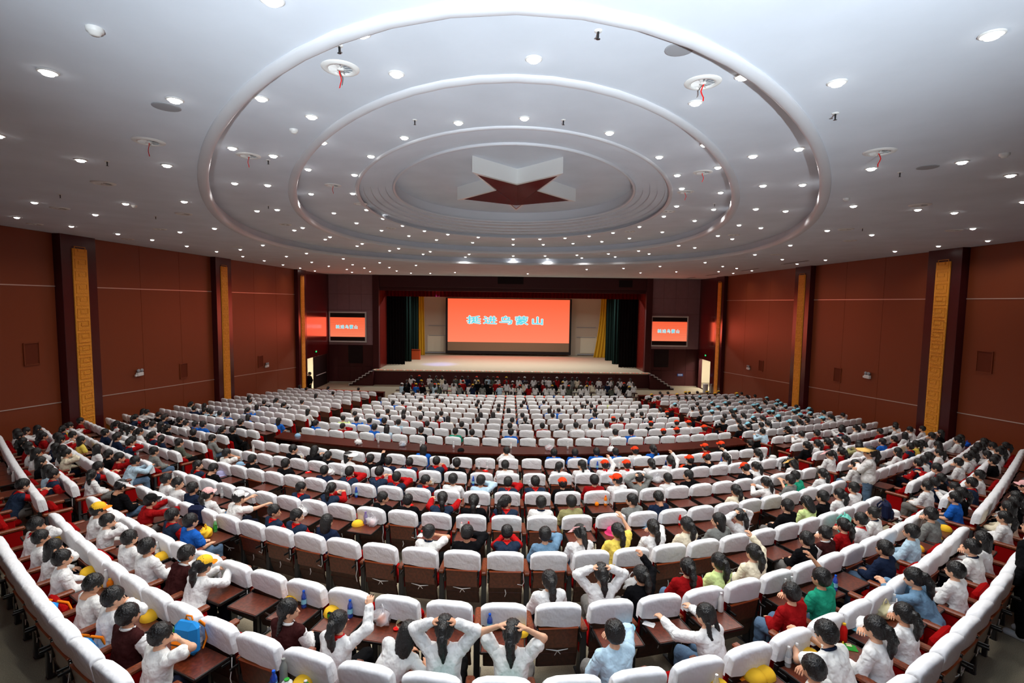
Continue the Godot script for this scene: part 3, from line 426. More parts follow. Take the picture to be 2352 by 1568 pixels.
	# lamps
	var e := mat("lamp_glow", Color(1, 1, 1), 0.5)
	e.emission_enabled = true; e.emission = Color(1, 0.98, 0.95); e.emission_energy_multiplier = LAMP_GLOW
	var ex := mat("exit_glow", Color(0.1, 0.7, 0.4), 0.5)
	ex.emission_enabled = true; ex.emission = Color(0.2, 1.0, 0.55); ex.emission_energy_multiplier = 1.2
	var el := mat("edge_red_glow", Color(0.9, 0.1, 0.1), 0.5)
	el.emission_enabled = true; el.emission = Color(1.0, 0.25, 0.18); el.emission_energy_multiplier = 1.0
	var ew := mat("edge_white_glow", Color(0.9, 0.9, 0.9), 0.5)
	ew.emission_enabled = true; ew.emission = Color(1.0, 0.85, 0.75); ew.emission_energy_multiplier = 1.0

# ---------------------------------------------------------------- the room
func row_d(r: int, x: float) -> float:
	var c: float = ROWS[r][0]
	var w: float = ROWS[r][1]
	return sqrt(c * c + (w * w - c * c) / 240.25 * x * x)

func rake(d: float) -> float:
	return maxf(3.2 - 0.094 * d, LOW)

func egg_half(k: int, d: float) -> float:
	var e: Array = EGGS[k]
	var s: float = (d - e[0]) / (e[1] - e[0])
	return -1.0 if s <= 0.0 or s >= 1.0 else sqrt(s * (1.0 - s)) * (e[2] + e[3] * s)

func egg_ring(k: int, inset: float, y: float, count := 144) -> Array:
	var out := []
	for q in count:
		var an := TAU * q / count
		var dx := sin(an)
		var dd := cos(an)
		var lo := 0.0
		var hi := 22.0
		for it in 26:
			var m := (lo + hi) * 0.5
			if absf(dx * m) < egg_half(k, 16.0 + dd * m): lo = m
			else: hi = m
		var r := lo - inset
		out.append(Vector3(dx * r, y, -(16.0 + dd * r)))
	return out

func ceiling() -> void:
	var root := base("ceiling")
	tag(root, "white hall ceiling with nested oval recesses", "", "", "structure")
	# outer field, from the first oval to the walls
	var inner := egg_ring(0, 0.0, CEIL[0])
	var outer := []
	for q in inner.size():
		var p: Vector3 = inner[q]
		var dir := Vector3(p.x, 0, p.z + 16.0).normalized()
		var t := 1e9
		if dir.x > 1e-6: t = minf(t, (WALL_R + 0.2) / dir.x)
		if dir.x < -1e-6: t = minf(t, (WALL_L - 0.2) / dir.x)
		if dir.z > 1e-6: t = minf(t, 22.0 / dir.z)
		if dir.z < -1e-6: t = minf(t, (-(FRONT + 0.3) + 16.0) / dir.z)
		outer.append(Vector3(dir.x * t, CEIL[0], -16.0 + dir.z * t))
	var b := MB.new()
	for q in inner.size():
		var w := (q + 1) % inner.size()
		b.quad(inner[q], inner[w], outer[w], outer[q])
	# corners of the rectangle that the rays skip
	for q in outer.size():
		var p: Vector3 = outer[q]
		var w: Vector3 = outer[(q + 1) % outer.size()]
		if absf(p.x - w.x) > 0.01 and absf(p.z - w.z) > 0.01:
			var cx := (WALL_R + 0.2) if p.x > 0 else (WALL_L - 0.2)
			var cz := 6.0 if p.z > -16 else -(FRONT + 0.3)
			b.tri(p, w, Vector3(cx, CEIL[0], cz))
	var slab := boxmesh(Vector3(0, 11.0, -20), Vector3(35, 0.2, 54))
	put("main_field", b.mesh(), M.ceiling_paint, root)
	put("roof_slab", slab, M.ceiling_paint, root)
	# two rounded rims, each a step up
	for k in 2:
		var y0: float = CEIL[k]
		var y1: float = CEIL[k + 1]
		var rows := []
		for p in [[0.0, 0.0], [0.0, -0.012], [0.02, -0.03], [0.07, -0.045], [0.13, -0.045], [0.18, -0.02], [0.195, 0.02], [0.195, 0.10]]:
			rows.append(egg_ring(k, p[0], y0 + p[1]))
		var rim := MB.new()
		rim.sheet(rows, true)
		put("rounded_rim", rim.mesh(), M.ceiling_rim, root)
		var cove := MB.new()
		cove.sheet([egg_ring(k, 0.195, y0 + 0.10), egg_ring(k, 0.05, y0 + 0.115)], true)
		put("cove_ledge", cove.mesh(), M.ceiling_rim, root)
		var riser := MB.new()
		riser.sheet([egg_ring(k, 0.05, y0 + 0.115), egg_ring(k, 0.05, y1)], true)
		put("cove_riser", riser.mesh(), M.ceiling_paint, root)
		var field := MB.new()
		field.sheet([egg_ring(k, 0.05, y1), egg_ring(k + 1, 0.0, y1)], true)
		put("recess_field", field.mesh(), M.ceiling_paint, root)
	# stepped moulding about the inner oval
	var a := egg_ring(2, 0.0, 0.0)
	var c := egg_ring(3, 0.0, 0.0)
	for bead in [[2, CEIL[2], 0.10, 0.035], [3, CEIL[2] + 0.32, 0.07, 0.05]]:
		var brows := []
		for p in [[-0.02, 0.0], [0.0, -0.6], [0.3, -1.0], [0.7, -1.0], [1.0, -0.5], [1.0, 0.3]]: brows.append(egg_ring(int(bead[0]), p[0] * bead[2], bead[1] + p[1] * bead[3]))
		var bm := MB.new()
		bm.sheet(brows, true)
		put("moulding_bead", bm.mesh(), M.ceiling_rim, root)
	var last := a.map(func(p): return Vector3(p.x, CEIL[2], p.z))
	var y := CEIL[2]
	for st in 5:
		var up := MB.new()
		var y2: float = y + (0.12 if st == 0 else 0.05)
		var rise := last.map(func(p): return Vector3(p.x, y2, p.z))
		up.sheet([last, rise], true)
		var next := []
		for q in a.size():
			var t := (st + 1) / 5.0
			next.append(Vector3(lerpf(a[q].x, c[q].x, t), y2, lerpf(a[q].z, c[q].z, t)))
		var tread := MB.new()
		tread.sheet([rise, next], true)
		put("moulding_riser", up.mesh(), M.ceiling_rim, root)
		put("moulding_tread", tread.mesh(), M.ceiling_paint, root)
		last = next
		y = y2
	var wall := MB.new()
	wall.sheet([last, last.map(func(p): return Vector3(p.x, CEIL[3], p.z))], true)
	put("oval_riser", wall.mesh(), M.ceiling_rim, root)
	var top := MB.new()
	for q in last.size():
		var w := (q + 1) % last.size()
		top.tri(Vector3(last[q].x, CEIL[3], last[q].z), Vector3(last[w].x, CEIL[3], last[w].z), Vector3(0, CEIL[3], -16))
	put("oval_field", top.mesh(), M.ceiling_paint, root)

func star() -> void:
	var tips := [Vector2(-1.13, 13.0), Vector2(0, 14.23), Vector2(1.13, 13.0), Vector2(0.65, 15.02), Vector2(1.88, 16.55), Vector2(0.43, 16.35), Vector2(0, 18.34), Vector2(-0.43, 16.35), Vector2(-1.88, 16.55), Vector2(-0.65, 15.02)]
	var t := base("ceiling_star", Vector3(0.08, 10.2, -15.7))
	tag(t, "five-pointed star with white sides and glossy maroon facets on the ceiling", "star")
	var rim := MB.new()
	var facets := MB.new()
	var n := tips.size()
	for k in n:
		var p := Vector3(tips[k].x, 0, 15.7 - tips[k].y)
		var q := Vector3(tips[(k + 1) % n].x, 0, 15.7 - tips[(k + 1) % n].y)
		rim.quad(p, q, q + Vector3(0, 0.4, 0), p + Vector3(0, 0.4, 0))
		var pi_ := p * 0.90
		var qi := q * 0.90
		rim.quad(p, pi_, qi, q)
		facets.tri(pi_ + Vector3(0, 0.01, 0), Vector3(0, -0.30, 0), qi + Vector3(0, 0.01, 0))
	put("white_side", rim.mesh(), M.plastic_white, t)
	put("maroon_facets", facets.mesh(), M.star_red, t)

func ceiling_fittings() -> void:
	var ring := MB.new()
	ring.lathe([Vector2(0.062, 0.0), Vector2(0.064, -0.010), Vector2(0.08, -0.014), Vector2(0.092, -0.007), Vector2(0.092, 0.0)], 20)
	var ring_mesh := ring.mesh()
	var disc := MB.new()
	disc.lathe([Vector2(0.062, -0.010), Vector2(0.048, -0.034), Vector2(0.0, -0.046)], 14)
	var disc_mesh := disc.mesh()
	var place := ["flat outer ceiling", "first oval recess", "second oval recess"]
	for p in DOWNLIGHTS:
		var lev: int = p[2]
		var o := base("downlight", Vector3(p[0], CEIL[lev] - 0.001, -p[1]))
		tag(o, "small round white downlight set in the %s" % place[lev], "downlight", "downlights in the %s" % place[lev])
		put("trim_ring", ring_mesh, M.plastic_white, o)
		put("lamp_lens", disc_mesh, M.lamp_glow, o)
		var l := SpotLight3D.new()
		l.name = "lamp_light"
		l.position = Vector3(0, -0.055, 0)
		l.rotation.x = -PI / 2
		l.spot_angle = 76.0
		l.spot_angle_attenuation = 0.9
		l.light_color = Color(1.0, 0.985, 0.96)
		l.light_energy = LAMP_ENERGY * (0.6 if lev == 0 else 1.15)
		l.light_size = 0.07
		l.spot_range = 60.0
		l.spot_attenuation = 2.0
		l.shadow_enabled = true
		o.add_child(l)
	# round air diffusers with vanes
	var frame := MB.new()
	frame.lathe([Vector2(0.13, 0.0), Vector2(0.133, -0.02), Vector2(0.17, -0.024), Vector2(0.205, -0.010), Vector2(0.21, 0.0)], 28)
	var frame_mesh := frame.mesh()
	var hub := MB.new()
	hub.lathe([Vector2(0.0, -0.026), Vector2(0.038, -0.024), Vector2(0.042, 0.0)], 14)
	var hub_mesh := hub.mesh()
	var dark := MB.new()
	dark.lathe([Vector2(0.133, -0.002), Vector2(0.0, -0.002)], 20)
	var dark_mesh := dark.mesh()
	var vane_mesh := boxmesh(Vector3(0.085, -0.013, 0), Vector3(0.09, 0.003, 0.035), 0.0, Basis(Vector3.RIGHT, 0.5))
	for p in DIFFUSERS:
		var lev: int = p[2]
		var with_ribbon: bool = p[3] > 0
		var o := base("air_diffuser", Vector3(p[0], CEIL[lev] - 0.001, -p[1]))
		if with_ribbon: tag(o, "round white air diffuser with a hanging red ribbon in the %s" % place[lev], "air diffuser", "ribboned diffusers in the %s" % place[lev])
		else: tag(o, "round white air diffuser without ribbon in the %s" % place[lev], "air diffuser", "plain diffusers in the %s" % place[lev])
		put("frame", frame_mesh, M.plastic_white, o)
		put("throat", dark_mesh, M.plastic_grey, o)
		put("hub", hub_mesh, M.plastic_white, o)
		if p[1] < 16.0:
			for k in 12:
				var v := put("vane", vane_mesh, M.plastic_white, o)
				v.rotation.y = TAU * k / 12
		if with_ribbon:
			var rb := MB.new()
			var rows := []
			for k in 6:
				var yy := -0.026 - k * 0.038
				var wob := sin(k * 1.3 + p[0]) * 0.014
				rows.append([Vector3(-0.007 + wob, yy, wob * 0.6), Vector3(0.007 + wob, yy, wob * 0.6 + 0.004)])
			rb.sheet(rows)
			put("red_ribbon", rb.mesh(), M.ribbon_red, o)
	# flush speakers, smoke detectors, sprinklers
	var sp := MB.new()
	sp.lathe([Vector2(0.0, -0.012), Vector2(0.13, -0.012), Vector2(0.15, -0.006), Vector2(0.15, 0.0)], 20)
	var sp_mesh := sp.mesh()
	for p in SPEAKERS:
		var o := put("ceiling_speaker", sp_mesh, M.plastic_grey)
		o.position = Vector3(p[0], CEIL[int(p[2])], -p[1])
		tag(o, "flat grey round loudspeaker flush in the %s" % place[int(p[2])], "speaker", "flush speakers in the %s" % place[int(p[2])])
	var sm := MB.new()
	sm.lathe([Vector2(0.0, -0.06), Vector2(0.035, -0.058), Vector2(0.05, -0.035), Vector2(0.062, -0.03), Vector2(0.065, 0.0)], 16)
	var sm_mesh := sm.mesh()
	for p in DETECTORS:
		var o := put("smoke_detector", sm_mesh, M.plastic_white)
		o.position = Vector3(p[0], CEIL[int(p[2])], -p[1])
		tag(o, "small white domed smoke detector on the %s" % place[int(p[2])], "smoke detector", "smoke detectors on the %s" % place[int(p[2])])
	var k1 := MB.new()
	k1.lathe([Vector2(0.0, -0.012), Vector2(0.035, -0.01), Vector2(0.04, 0.0)], 12)
	var k2 := MB.new()
	k2.tube([Vector3(0, -0.01, 0), Vector3(0, -0.075, 0)], [0.011, 0.008], 6)
	k2.lathe([Vector2(0.0, -0.08), Vector2(0.022, -0.078), Vector2(0.0, -0.07)], 8)
	var km1 := k1.mesh()
	var km2 := k2.mesh()
	for p in SPRINKLERS:
		var o := base("sprinkler", Vector3(p[0], CEIL[int(p[2])], -p[1]))
		tag(o, "tiny sprinkler head hanging from the %s" % place[int(p[2])], "sprinkler", "sprinkler heads on the %s" % place[int(p[2])])
		put("escutcheon", km1, M.plastic_white, o)
		put("nozzle", km2, M.black_metal, o)
	# slot diffusers along one wall
	var where := ["beside the second pillar", "past the second pillar", "beside the third pillar", "ahead of the third pillar"]
	var slots := [[14.55, 26.7, 2.3], [14.9, 32.6, 2.3], [14.9, 38.6, 2.2], [14.9, 43.2, 1.8]]
	for q in 4:
		var s: Array = slots[q]
		var o := base("slot_diffuser", Vector3(s[0], CEIL[0], -s[1]))
		tag(o, "long thin dark slot diffuser in the ceiling %s, wide doorway side" % where[q], "slot diffuser")
		put("slot", boxmesh(Vector3(0, -0.005, 0), Vector3(0.10, 0.012, s[2])), M.grille_dark, o)
		for e in [-1, 1]: put("edge_strip", boxmesh(Vector3(e * 0.07, -0.008, 0), Vector3(0.035, 0.018, s[2] + 0.06)), M.plastic_grey, o)

func side_wall(side: int) -> void:
	var called := "wall_left" if side < 0 else "wall_right"
	var x: float = WALL_L if side < 0 else WALL_R
	var door_a := 41.0 if side < 0 else 43.0
	var door_b := 45.2 if side < 0 else 45.7
	var door_top := 2.2
	var root := base(called)
	tag(root, "brown wood-panelled side wall with maroon pillars", "", "", "structure")
	var thick := 0.3
	var b := MB.new()
	b.box(Vector3(x + side * thick * 0.5, 4.6, -(door_a - 4.5) * 0.5 + 2.25 - 0.0), Vector3(thick, 11.4, door_a + 4.5))
	b.box(Vector3(x + side * thick * 0.5, (door_top + 10.3) * 0.5, -(door_a + door_b) * 0.5), Vector3(thick, 10.3 - door_top, door_b - door_a))
	b.box(Vector3(x + side * thick * 0.5, 4.6, -(door_b + FRONT + 0.4) * 0.5), Vector3(thick, 11.4, FRONT + 0.4 - door_b))
	put("backing", b.mesh(), M.front_dark, root)
	var pillars: Array = [19.3, 28.9, 39.6] if side < 0 else [19.8, 29.4, 41.0]
	var edges := [-2.5, 9.0]
	for p in pillars: edges.append(p)
	edges.append(FRONT)
	for k in range(0, edges.size() - 1):
		var a: float = edges[k] + (0.8 if k >= 2 else 0.0)
		var c: float = edges[k + 1] - (0.8 if k + 1 < edges.size() - 1 and k >= 1 else 0.0)
		if k == edges.size() - 2:
			# dark bay before the front wall, with the doorway
			put("panel", boxmesh(Vector3(x - side * 0.01, (door_top + 9.23) * 0.5, -(a + c) * 0.5), Vector3(0.03, 9.23 - door_top, c - a - 0.01), 0.004), M.front_gloss, root)
			if door_a - a > 0.1: put("panel", boxmesh(Vector3(x - side * 0.01, 0.8, -(a + door_a) * 0.5), Vector3(0.03, 2.8, door_a - a), 0.004), M.front_gloss, root)
			continue
		var cnt := maxi(2, int(round((c - a) / 2.9)))
		var w := (c - a) / cnt
		for q in cnt:
			var mid := a + (q + 0.5) * w
			put("panel", boxmesh(Vector3(x - side * 0.01, (7.33 - 1.0) * 0.5, -mid), Vector3(0.03, 7.32 + 1.0, w - 0.012), 0.004), M.wall_wood, root)
			put("panel", boxmesh(Vector3(x - side * 0.01, (7.35 + 9.23) * 0.5, -mid), Vector3(0.03, 9.23 - 7.36, w - 0.012), 0.004), M.wall_wood, root)
		put("metal_trim", boxmesh(Vector3(x - side * 0.03, 7.34, -(a + c) * 0.5), Vector3(0.02, 0.035, c - a)), M.metal_trim, root)
		var t0 := Vector3(x - side * 0.03, 4.32 - 0.065 * a, -a)
		var t1 := Vector3(x - side * 0.03, 4.32 - 0.065 * c, -c)
		put("metal_trim", boxmesh((t0 + t1) * 0.5, Vector3(0.02, 0.03, t0.distance_to(t1)), 0.0, Basis.looking_at(t1 - t0)), M.metal_trim, root)
	# pillars with gold strips
	for p in pillars:
		var d: float = p
		var pl := put("pillar", boxmesh(Vector3(x - side * 0.14, 4.1, -d), Vector3(0.30, 10.3, 1.55), 0.01), M.pillar_stone, root)
		put("gold_strip", boxmesh(Vector3(x - side * 0.30, 4.0, -d), Vector3(0.05, 9.5, 0.66), 0.01), M.gold_panel, pl)
		var key := MB.new()
		var y := 0.2
		while y < 8.5:
			for bar in [[0.0, 0.0, 0.5, 0.018], [0.25, 0.17, 0.018, 0.36], [0.02, 0.34, 0.48, 0.018], [-0.22, 0.25, 0.018, 0.19], [-0.06, 0.16, 0.33, 0.018], [0.10, 0.22, 0.018, 0.12]]:
				key.box(Vector3(x - side * 0.332, y + bar[1], -d + bar[0]), Vector3(0.014, bar[3], bar[2]))
			y += 0.46
		put("key_relief", key.mesh(), M.gold_carving, pl)
	# door leaf and outside corridor
	var leaf := base("door_1" if side < 0 else "door_2")
	tag(leaf, "dark door leaf standing open in the doorway" if side > 0 else "dark double door leaf beside a narrow bright gap", "", "", "structure")
	if side < 0:
		put("leaf", boxmesh(Vector3(x + 0.05, 0.87, -43.7), Vector3(0.07, 2.66, 3.0), 0.01), M.grille_dark, leaf)
		put("push_bar", boxmesh(Vector3(x + 0.12, 0.6, -43.7), Vector3(0.05, 0.06, 2.2), 0.01), M.steel, leaf)
	else:
		put("leaf", boxmesh(Vector3(x + 1.15, 0.87, -42.92), Vector3(1.6, 2.66, 0.07), 0.01), M.grille_dark, leaf)
		put("push_bar", boxmesh(Vector3(x + 1.15, 0.6, -42.98), Vector3(1.2, 0.06, 0.05), 0.01), M.steel, leaf)
	var cor := base("wall_corridor_left" if side < 0 else "wall_corridor_right")
	tag(cor, "cream corridor wall outside the hall door", "", "", "structure")
	var cx := x + side * 2.9
	var cm := -(door_a + door_b) * 0.5
	put("far_side", boxmesh(Vector3(cx, 1.2, cm), Vector3(0.1, 3.6, 9.0)), M.wall_cream, cor)
	put("corridor_floor", boxmesh(Vector3(x + side * 1.7, LOW - 0.06, cm), Vector3(2.7, 0.1, 9.0)), M.carpet, cor)
	put("corridor_ceiling", boxmesh(Vector3(x + side * 1.7, 3.0, cm), Vector3(2.7, 0.1, 9.0)), M.wall_cream, cor)
	for e in [-1, 1]: put("corridor_end", boxmesh(Vector3(x + side * 1.7, 1.2, cm + e * 4.5), Vector3(2.7, 3.6, 0.1)), M.wall_cream, cor)
	var lamp := base("corridor_lamp", Vector3(x + side * 1.7, 2.93, cm))
	tag(lamp, "bright ceiling lamp in the corridor behind the %s doorway" % ("narrow lit" if side < 0 else "wide"), "lamp")
	put("lamp_panel", boxmesh(Vector3(0, 0, 0), Vector3(1.0, 0.04, 2.4)), M.lamp_glow, lamp)
	var l := AreaLight3D.new()
	l.name = "lamp_light"
	l.position = Vector3(0, -0.03, 0)
	l.rotation.x = -PI / 2
	l.area_size = Vector2(1.0, 2.4)
	l.light_energy = CORRIDOR_ENERGY * (1.6 if side < 0 else 1.3)
	l.light_color = Color(1.0, 0.97, 0.92)
	l.area_range = 30.0
	l.shadow_enabled = true
	lamp.add_child(l)
	# green exit sign over the door
	var ex := base("exit_sign", Vector3(x - side * 0.04, 2.62, -(door_a + door_b) * 0.5 + 0.3))
	tag(ex, "small green lit exit sign above the %s door" % ("narrow lit" if side < 0 else "wide bright"), "exit sign")
	put("sign_case", boxmesh(Vector3.ZERO, Vector3(0.05, 0.2, 0.42), 0.01), M.black_metal, ex)
	put("sign_face", boxmesh(Vector3(-side * 0.03, 0.0, 0.0), Vector3(0.01, 0.06, 0.26)), M.exit_glow, ex)
	put("sign_arrow", boxmesh(Vector3(-side * 0.03, 0.0, 0.0), Vector3(0.01, 0.14, 0.07)), M.exit_glow, ex)
	# grilles and emergency lamps
	var bay := ["behind the first pillar", "between first and second pillars", "between second and third pillars"]
	var wallname := "wall of the narrow lit door" if side < 0 else "wall of the wide doorway"
	var gr: Array = [[17.45, 5.0, 0.55, 0.75], [25.5, 3.33, 0.55, 0.72], [33.35, 2.88, 0.6, 0.75]] if side < 0 else [[18.06, 5.11, 0.6, 0.75], [26.15, 3.48, 0.55, 0.72], [34.23, 2.94, 0.55, 0.72]]
	for k in 3:
		var g: Array = gr[k]
		var o := base("wall_grille", Vector3(x - side * 0.03, g[1], -g[0]))
		tag(o, "framed brown speaker grille %s, %s" % [bay[k], wallname], "grille")
		put("mesh_panel", boxmesh(Vector3.ZERO, Vector3(0.02, g[3], g[2])), M.grille_brown, o)
		for e in [-1, 1]:
			put("frame_bar", boxmesh(Vector3(-side * 0.01, 0, e * g[2] * 0.5), Vector3(0.04, g[3] + 0.03, 0.03)), M.wall_wood, o)
			put("frame_bar", boxmesh(Vector3(-side * 0.01, e * g[3] * 0.5, 0), Vector3(0.04, 0.03, g[2])), M.wall_wood, o)
	var em: Array = [[22.4, 3.63], [34.1, 2.52]] if side < 0 else [[23.85, 3.75], [35.9, 2.57]]
	for k in 2:
		var o := base("emergency_light", Vector3(x - side * 0.1, em[k][1], -em[k][0]))
		tag(o, "white twin-head emergency light %s, %s" % [bay[k + 1], wallname], "emergency light")
		put("case", boxmesh(Vector3(0, -0.03, 0), Vector3(0.12, 0.16, 0.36), 0.02), M.plastic_white, o)
		for e in [-1, 1]:
			var hd := MB.new()
			hd.lathe([Vector2(0.0, 0.04), Vector2(0.075, 0.03), Vector2(0.08, 0.0), Vector2(0.05, -0.06), Vector2(0.0, -0.07)], 14, Vector3(-side * 0.02, 0.13, e * 0.10), Basis(Vector3(0, 0, 1), side * PI / 2))
			put("lamp_head", hd.mesh(), M.plastic_grey, o)
		put("junction_box", boxmesh(Vector3(0.02, -0.06, -side * 0.26), Vector3(0.06, 0.09, 0.1), 0.01), M.plastic_white, o)

func floors() -> void:
	var root := base("floor")
	tag(root, "beige carpeted terraces stepping down to the stage", "", "", "structure")
	var xs := []
	var x := WALL_L - 0.1
	while x < WALL_R + 0.15:
		xs.append(x)
		x += 0.6
	var n := ROWS.size()
	for r in n:
		var tread := MB.new()
		var a := []; var c := []; var e := []
		for q in xs:
			var yy := 3.2 - 0.094 * row_d(r, q)
			a.append(Vector3(q, yy, -(row_d(r, q) - 0.30)))
			var dn: float = (row_d(r + 1, q) - 0.30) if r < n - 1 else 39.0
			c.append(Vector3(q, yy if r < n - 1 else LOW, -dn))
			if r < n - 1: e.append(Vector3(q, 3.2 - 0.094 * row_d(r + 1, q), -dn))
		tread.sheet([a, c], false, false, true)
		put("terrace", tread.mesh(), M.carpet, root)
		if r < n - 1:
			var ris := MB.new()
			ris.sheet([c, e], false, false, true)
			put("riser", ris.mesh(), M.carpet, root)
			if r < 9:
				var s1 := MB.new(); var s2 := MB.new()
				var p1 := []; var p2 := []; var p3 := []; var p4 := []; var p5 := []
				for k in c.size():
					var p: Vector3 = c[k]
					p1.append(p + Vector3(0, 0.006, 0.03)); p2.append(p + Vector3(0, 0.008, -0.03)); p3.append(p + Vector3(0, 0.010, 0.062)); p4.append(p + Vector3(0, 0.010, 0.032)); p5.append(p + Vector3(0, 0.0, 0.030))
				s1.sheet([p1, p2], false, false, true)
				s2.sheet([p3, p4, p5], false, false, true)
				put("ochre_nosing", s1.mesh(), M.nosing_ochre, root)
				put("pale_nosing", s2.mesh(), M.nosing_pale, root)
	# platform behind the last row
	var back := MB.new()
	var a2 := []; var c2 := []; var d2 := []
	for q in xs:
		var yy := 3.2 - 0.094 * row_d(0, q)
		a2.append(Vector3(q, yy, 4.2)); c2.append(Vector3(q, yy, -(row_d(0, q) - 1.15))); d2.append(Vector3(q, yy, -(row_d(0, q) - 0.30)))
	var rear := MB.new()
	rear.sheet([a2, c2], false, false, true)
	put("rear_boards", rear.mesh(), M.floor_wood, root)
	back.sheet([c2, d2], false, false, true)
	put("rear_aisle", back.mesh(), M.carpet, root)
	put("front_floor", boxmesh(Vector3(0, LOW - 0.1, -(39.0 + FRONT + 0.3) * 0.5), Vector3(WALL_R - WALL_L + 0.4, 0.2, FRONT + 0.3 - 39.0)), M.carpet, root)
	struct("wall_back", boxmesh(Vector3(0, 5.5, 4.3), Vector3(35, 12, 0.3)), M.wall_wood)

func glyph_image() -> Image:
	# the five characters on the screen, as strokes on a 64 x 64 square each
	var chars := [
		[[12, 4, 12, 58], [12, 58, 6, 54], [2, 18, 22, 18], [2, 40, 22, 31], [56, 5, 36, 12], [32, 25, 61, 25], [46, 10, 46, 42], [34, 42, 60, 42], [24, 13, 33, 13], [33, 13, 26, 29], [26, 29, 33, 29], [33, 29, 30, 44], [30, 44, 22, 56], [25, 42, 36, 52], [36, 52, 61, 58]],
		[[26, 18, 59, 18], [24, 34, 61, 34], [36, 6, 36, 36], [36, 36, 28, 50], [51, 6, 51, 50], [8, 8, 15, 15], [4, 27, 14, 27], [14, 27, 14, 46], [14, 46, 4, 56], [12, 48, 22, 56], [22, 56, 61, 58]],
		[[31, 3, 24, 12], [16, 12, 47, 12], [47, 12, 45, 26], [45, 26, 36, 24], [16, 12, 16, 34], [16, 34, 58, 34], [58, 34, 56, 56], [56, 56, 46, 60], [5, 46, 46, 46]],
		[[5, 8, 59, 8], [21, 2, 21, 14], [43, 2, 43, 14], [6, 19, 6, 27], [6, 19, 58, 19], [58, 19, 55, 27], [18, 27, 46, 27], [9, 34, 56, 34], [32, 34, 10, 46], [26, 38, 36, 47], [36, 47, 35, 58], [35, 58, 27, 60], [28, 43, 10, 54], [34, 50, 10, 62], [52, 38, 40, 45], [38, 44, 59, 60]],
		[[32, 6, 32, 54], [10, 22, 10, 55], [10, 55, 54, 55], [54, 22, 54, 60]]]
	var w := 840
	var h := 306
	var im := Image.create(w, h, false, Image.FORMAT_RGB8)
	for y in h:
		var t := float(y) / h
		im.fill_rect(Rect2i(0, y, w, 1), Color(1.0, 0.40 + 0.12 * t, 0.25 + 0.13 * t))
	var cx := [180, 291, 401, 509, 619]
	for k in 5:
		var ox: float = cx[k] - 46
		var oy := 118.0
		for py in range(int(oy) - 8, int(oy) + 68):
			for px in range(int(ox) - 8, int(ox) + 100):
				var p := Vector2((px - ox) / 92.0 * 64.0, (py - oy) / 60.0 * 64.0)
				var best := 99.0
				for s in chars[k]:
					var a := Vector2(s[0], s[1])
					var ba := Vector2(s[2], s[3]) - a
					var u := clampf((p - a).dot(ba) / ba.length_squared(), 0.0, 1.0)
					best = minf(best, (p - a - ba * u).length())
				if best < 3.1: im.set_pixel(px, py, Color(0.38, 0.86, 0.93))
				elif best < 6.3: im.set_pixel(px, py, Color(1, 0.97, 0.95))
	return im

func pleats(x0: float, x1: float, y0: float, y1: float, z: float, depth: float, wave: float) -> ArrayMesh:
	var b := MB.new()
	var rows := []
	for yy in [y0, lerpf(y0, y1, 0.5), y1]:
		var row := []
		var n := maxi(12, int(absf(x1 - x0) / wave * 6.0))
		for k in n + 1:
			var t := float(k) / n
			row.append(Vector3(lerpf(x0, x1, t), yy, z + sin(t * absf(x1 - x0) / wave * TAU) * depth + 0.3 * depth * sin(t * 37.0 + yy)))
		rows.append(row)
	b.sheet(rows, false, false, true)
	return b.mesh()

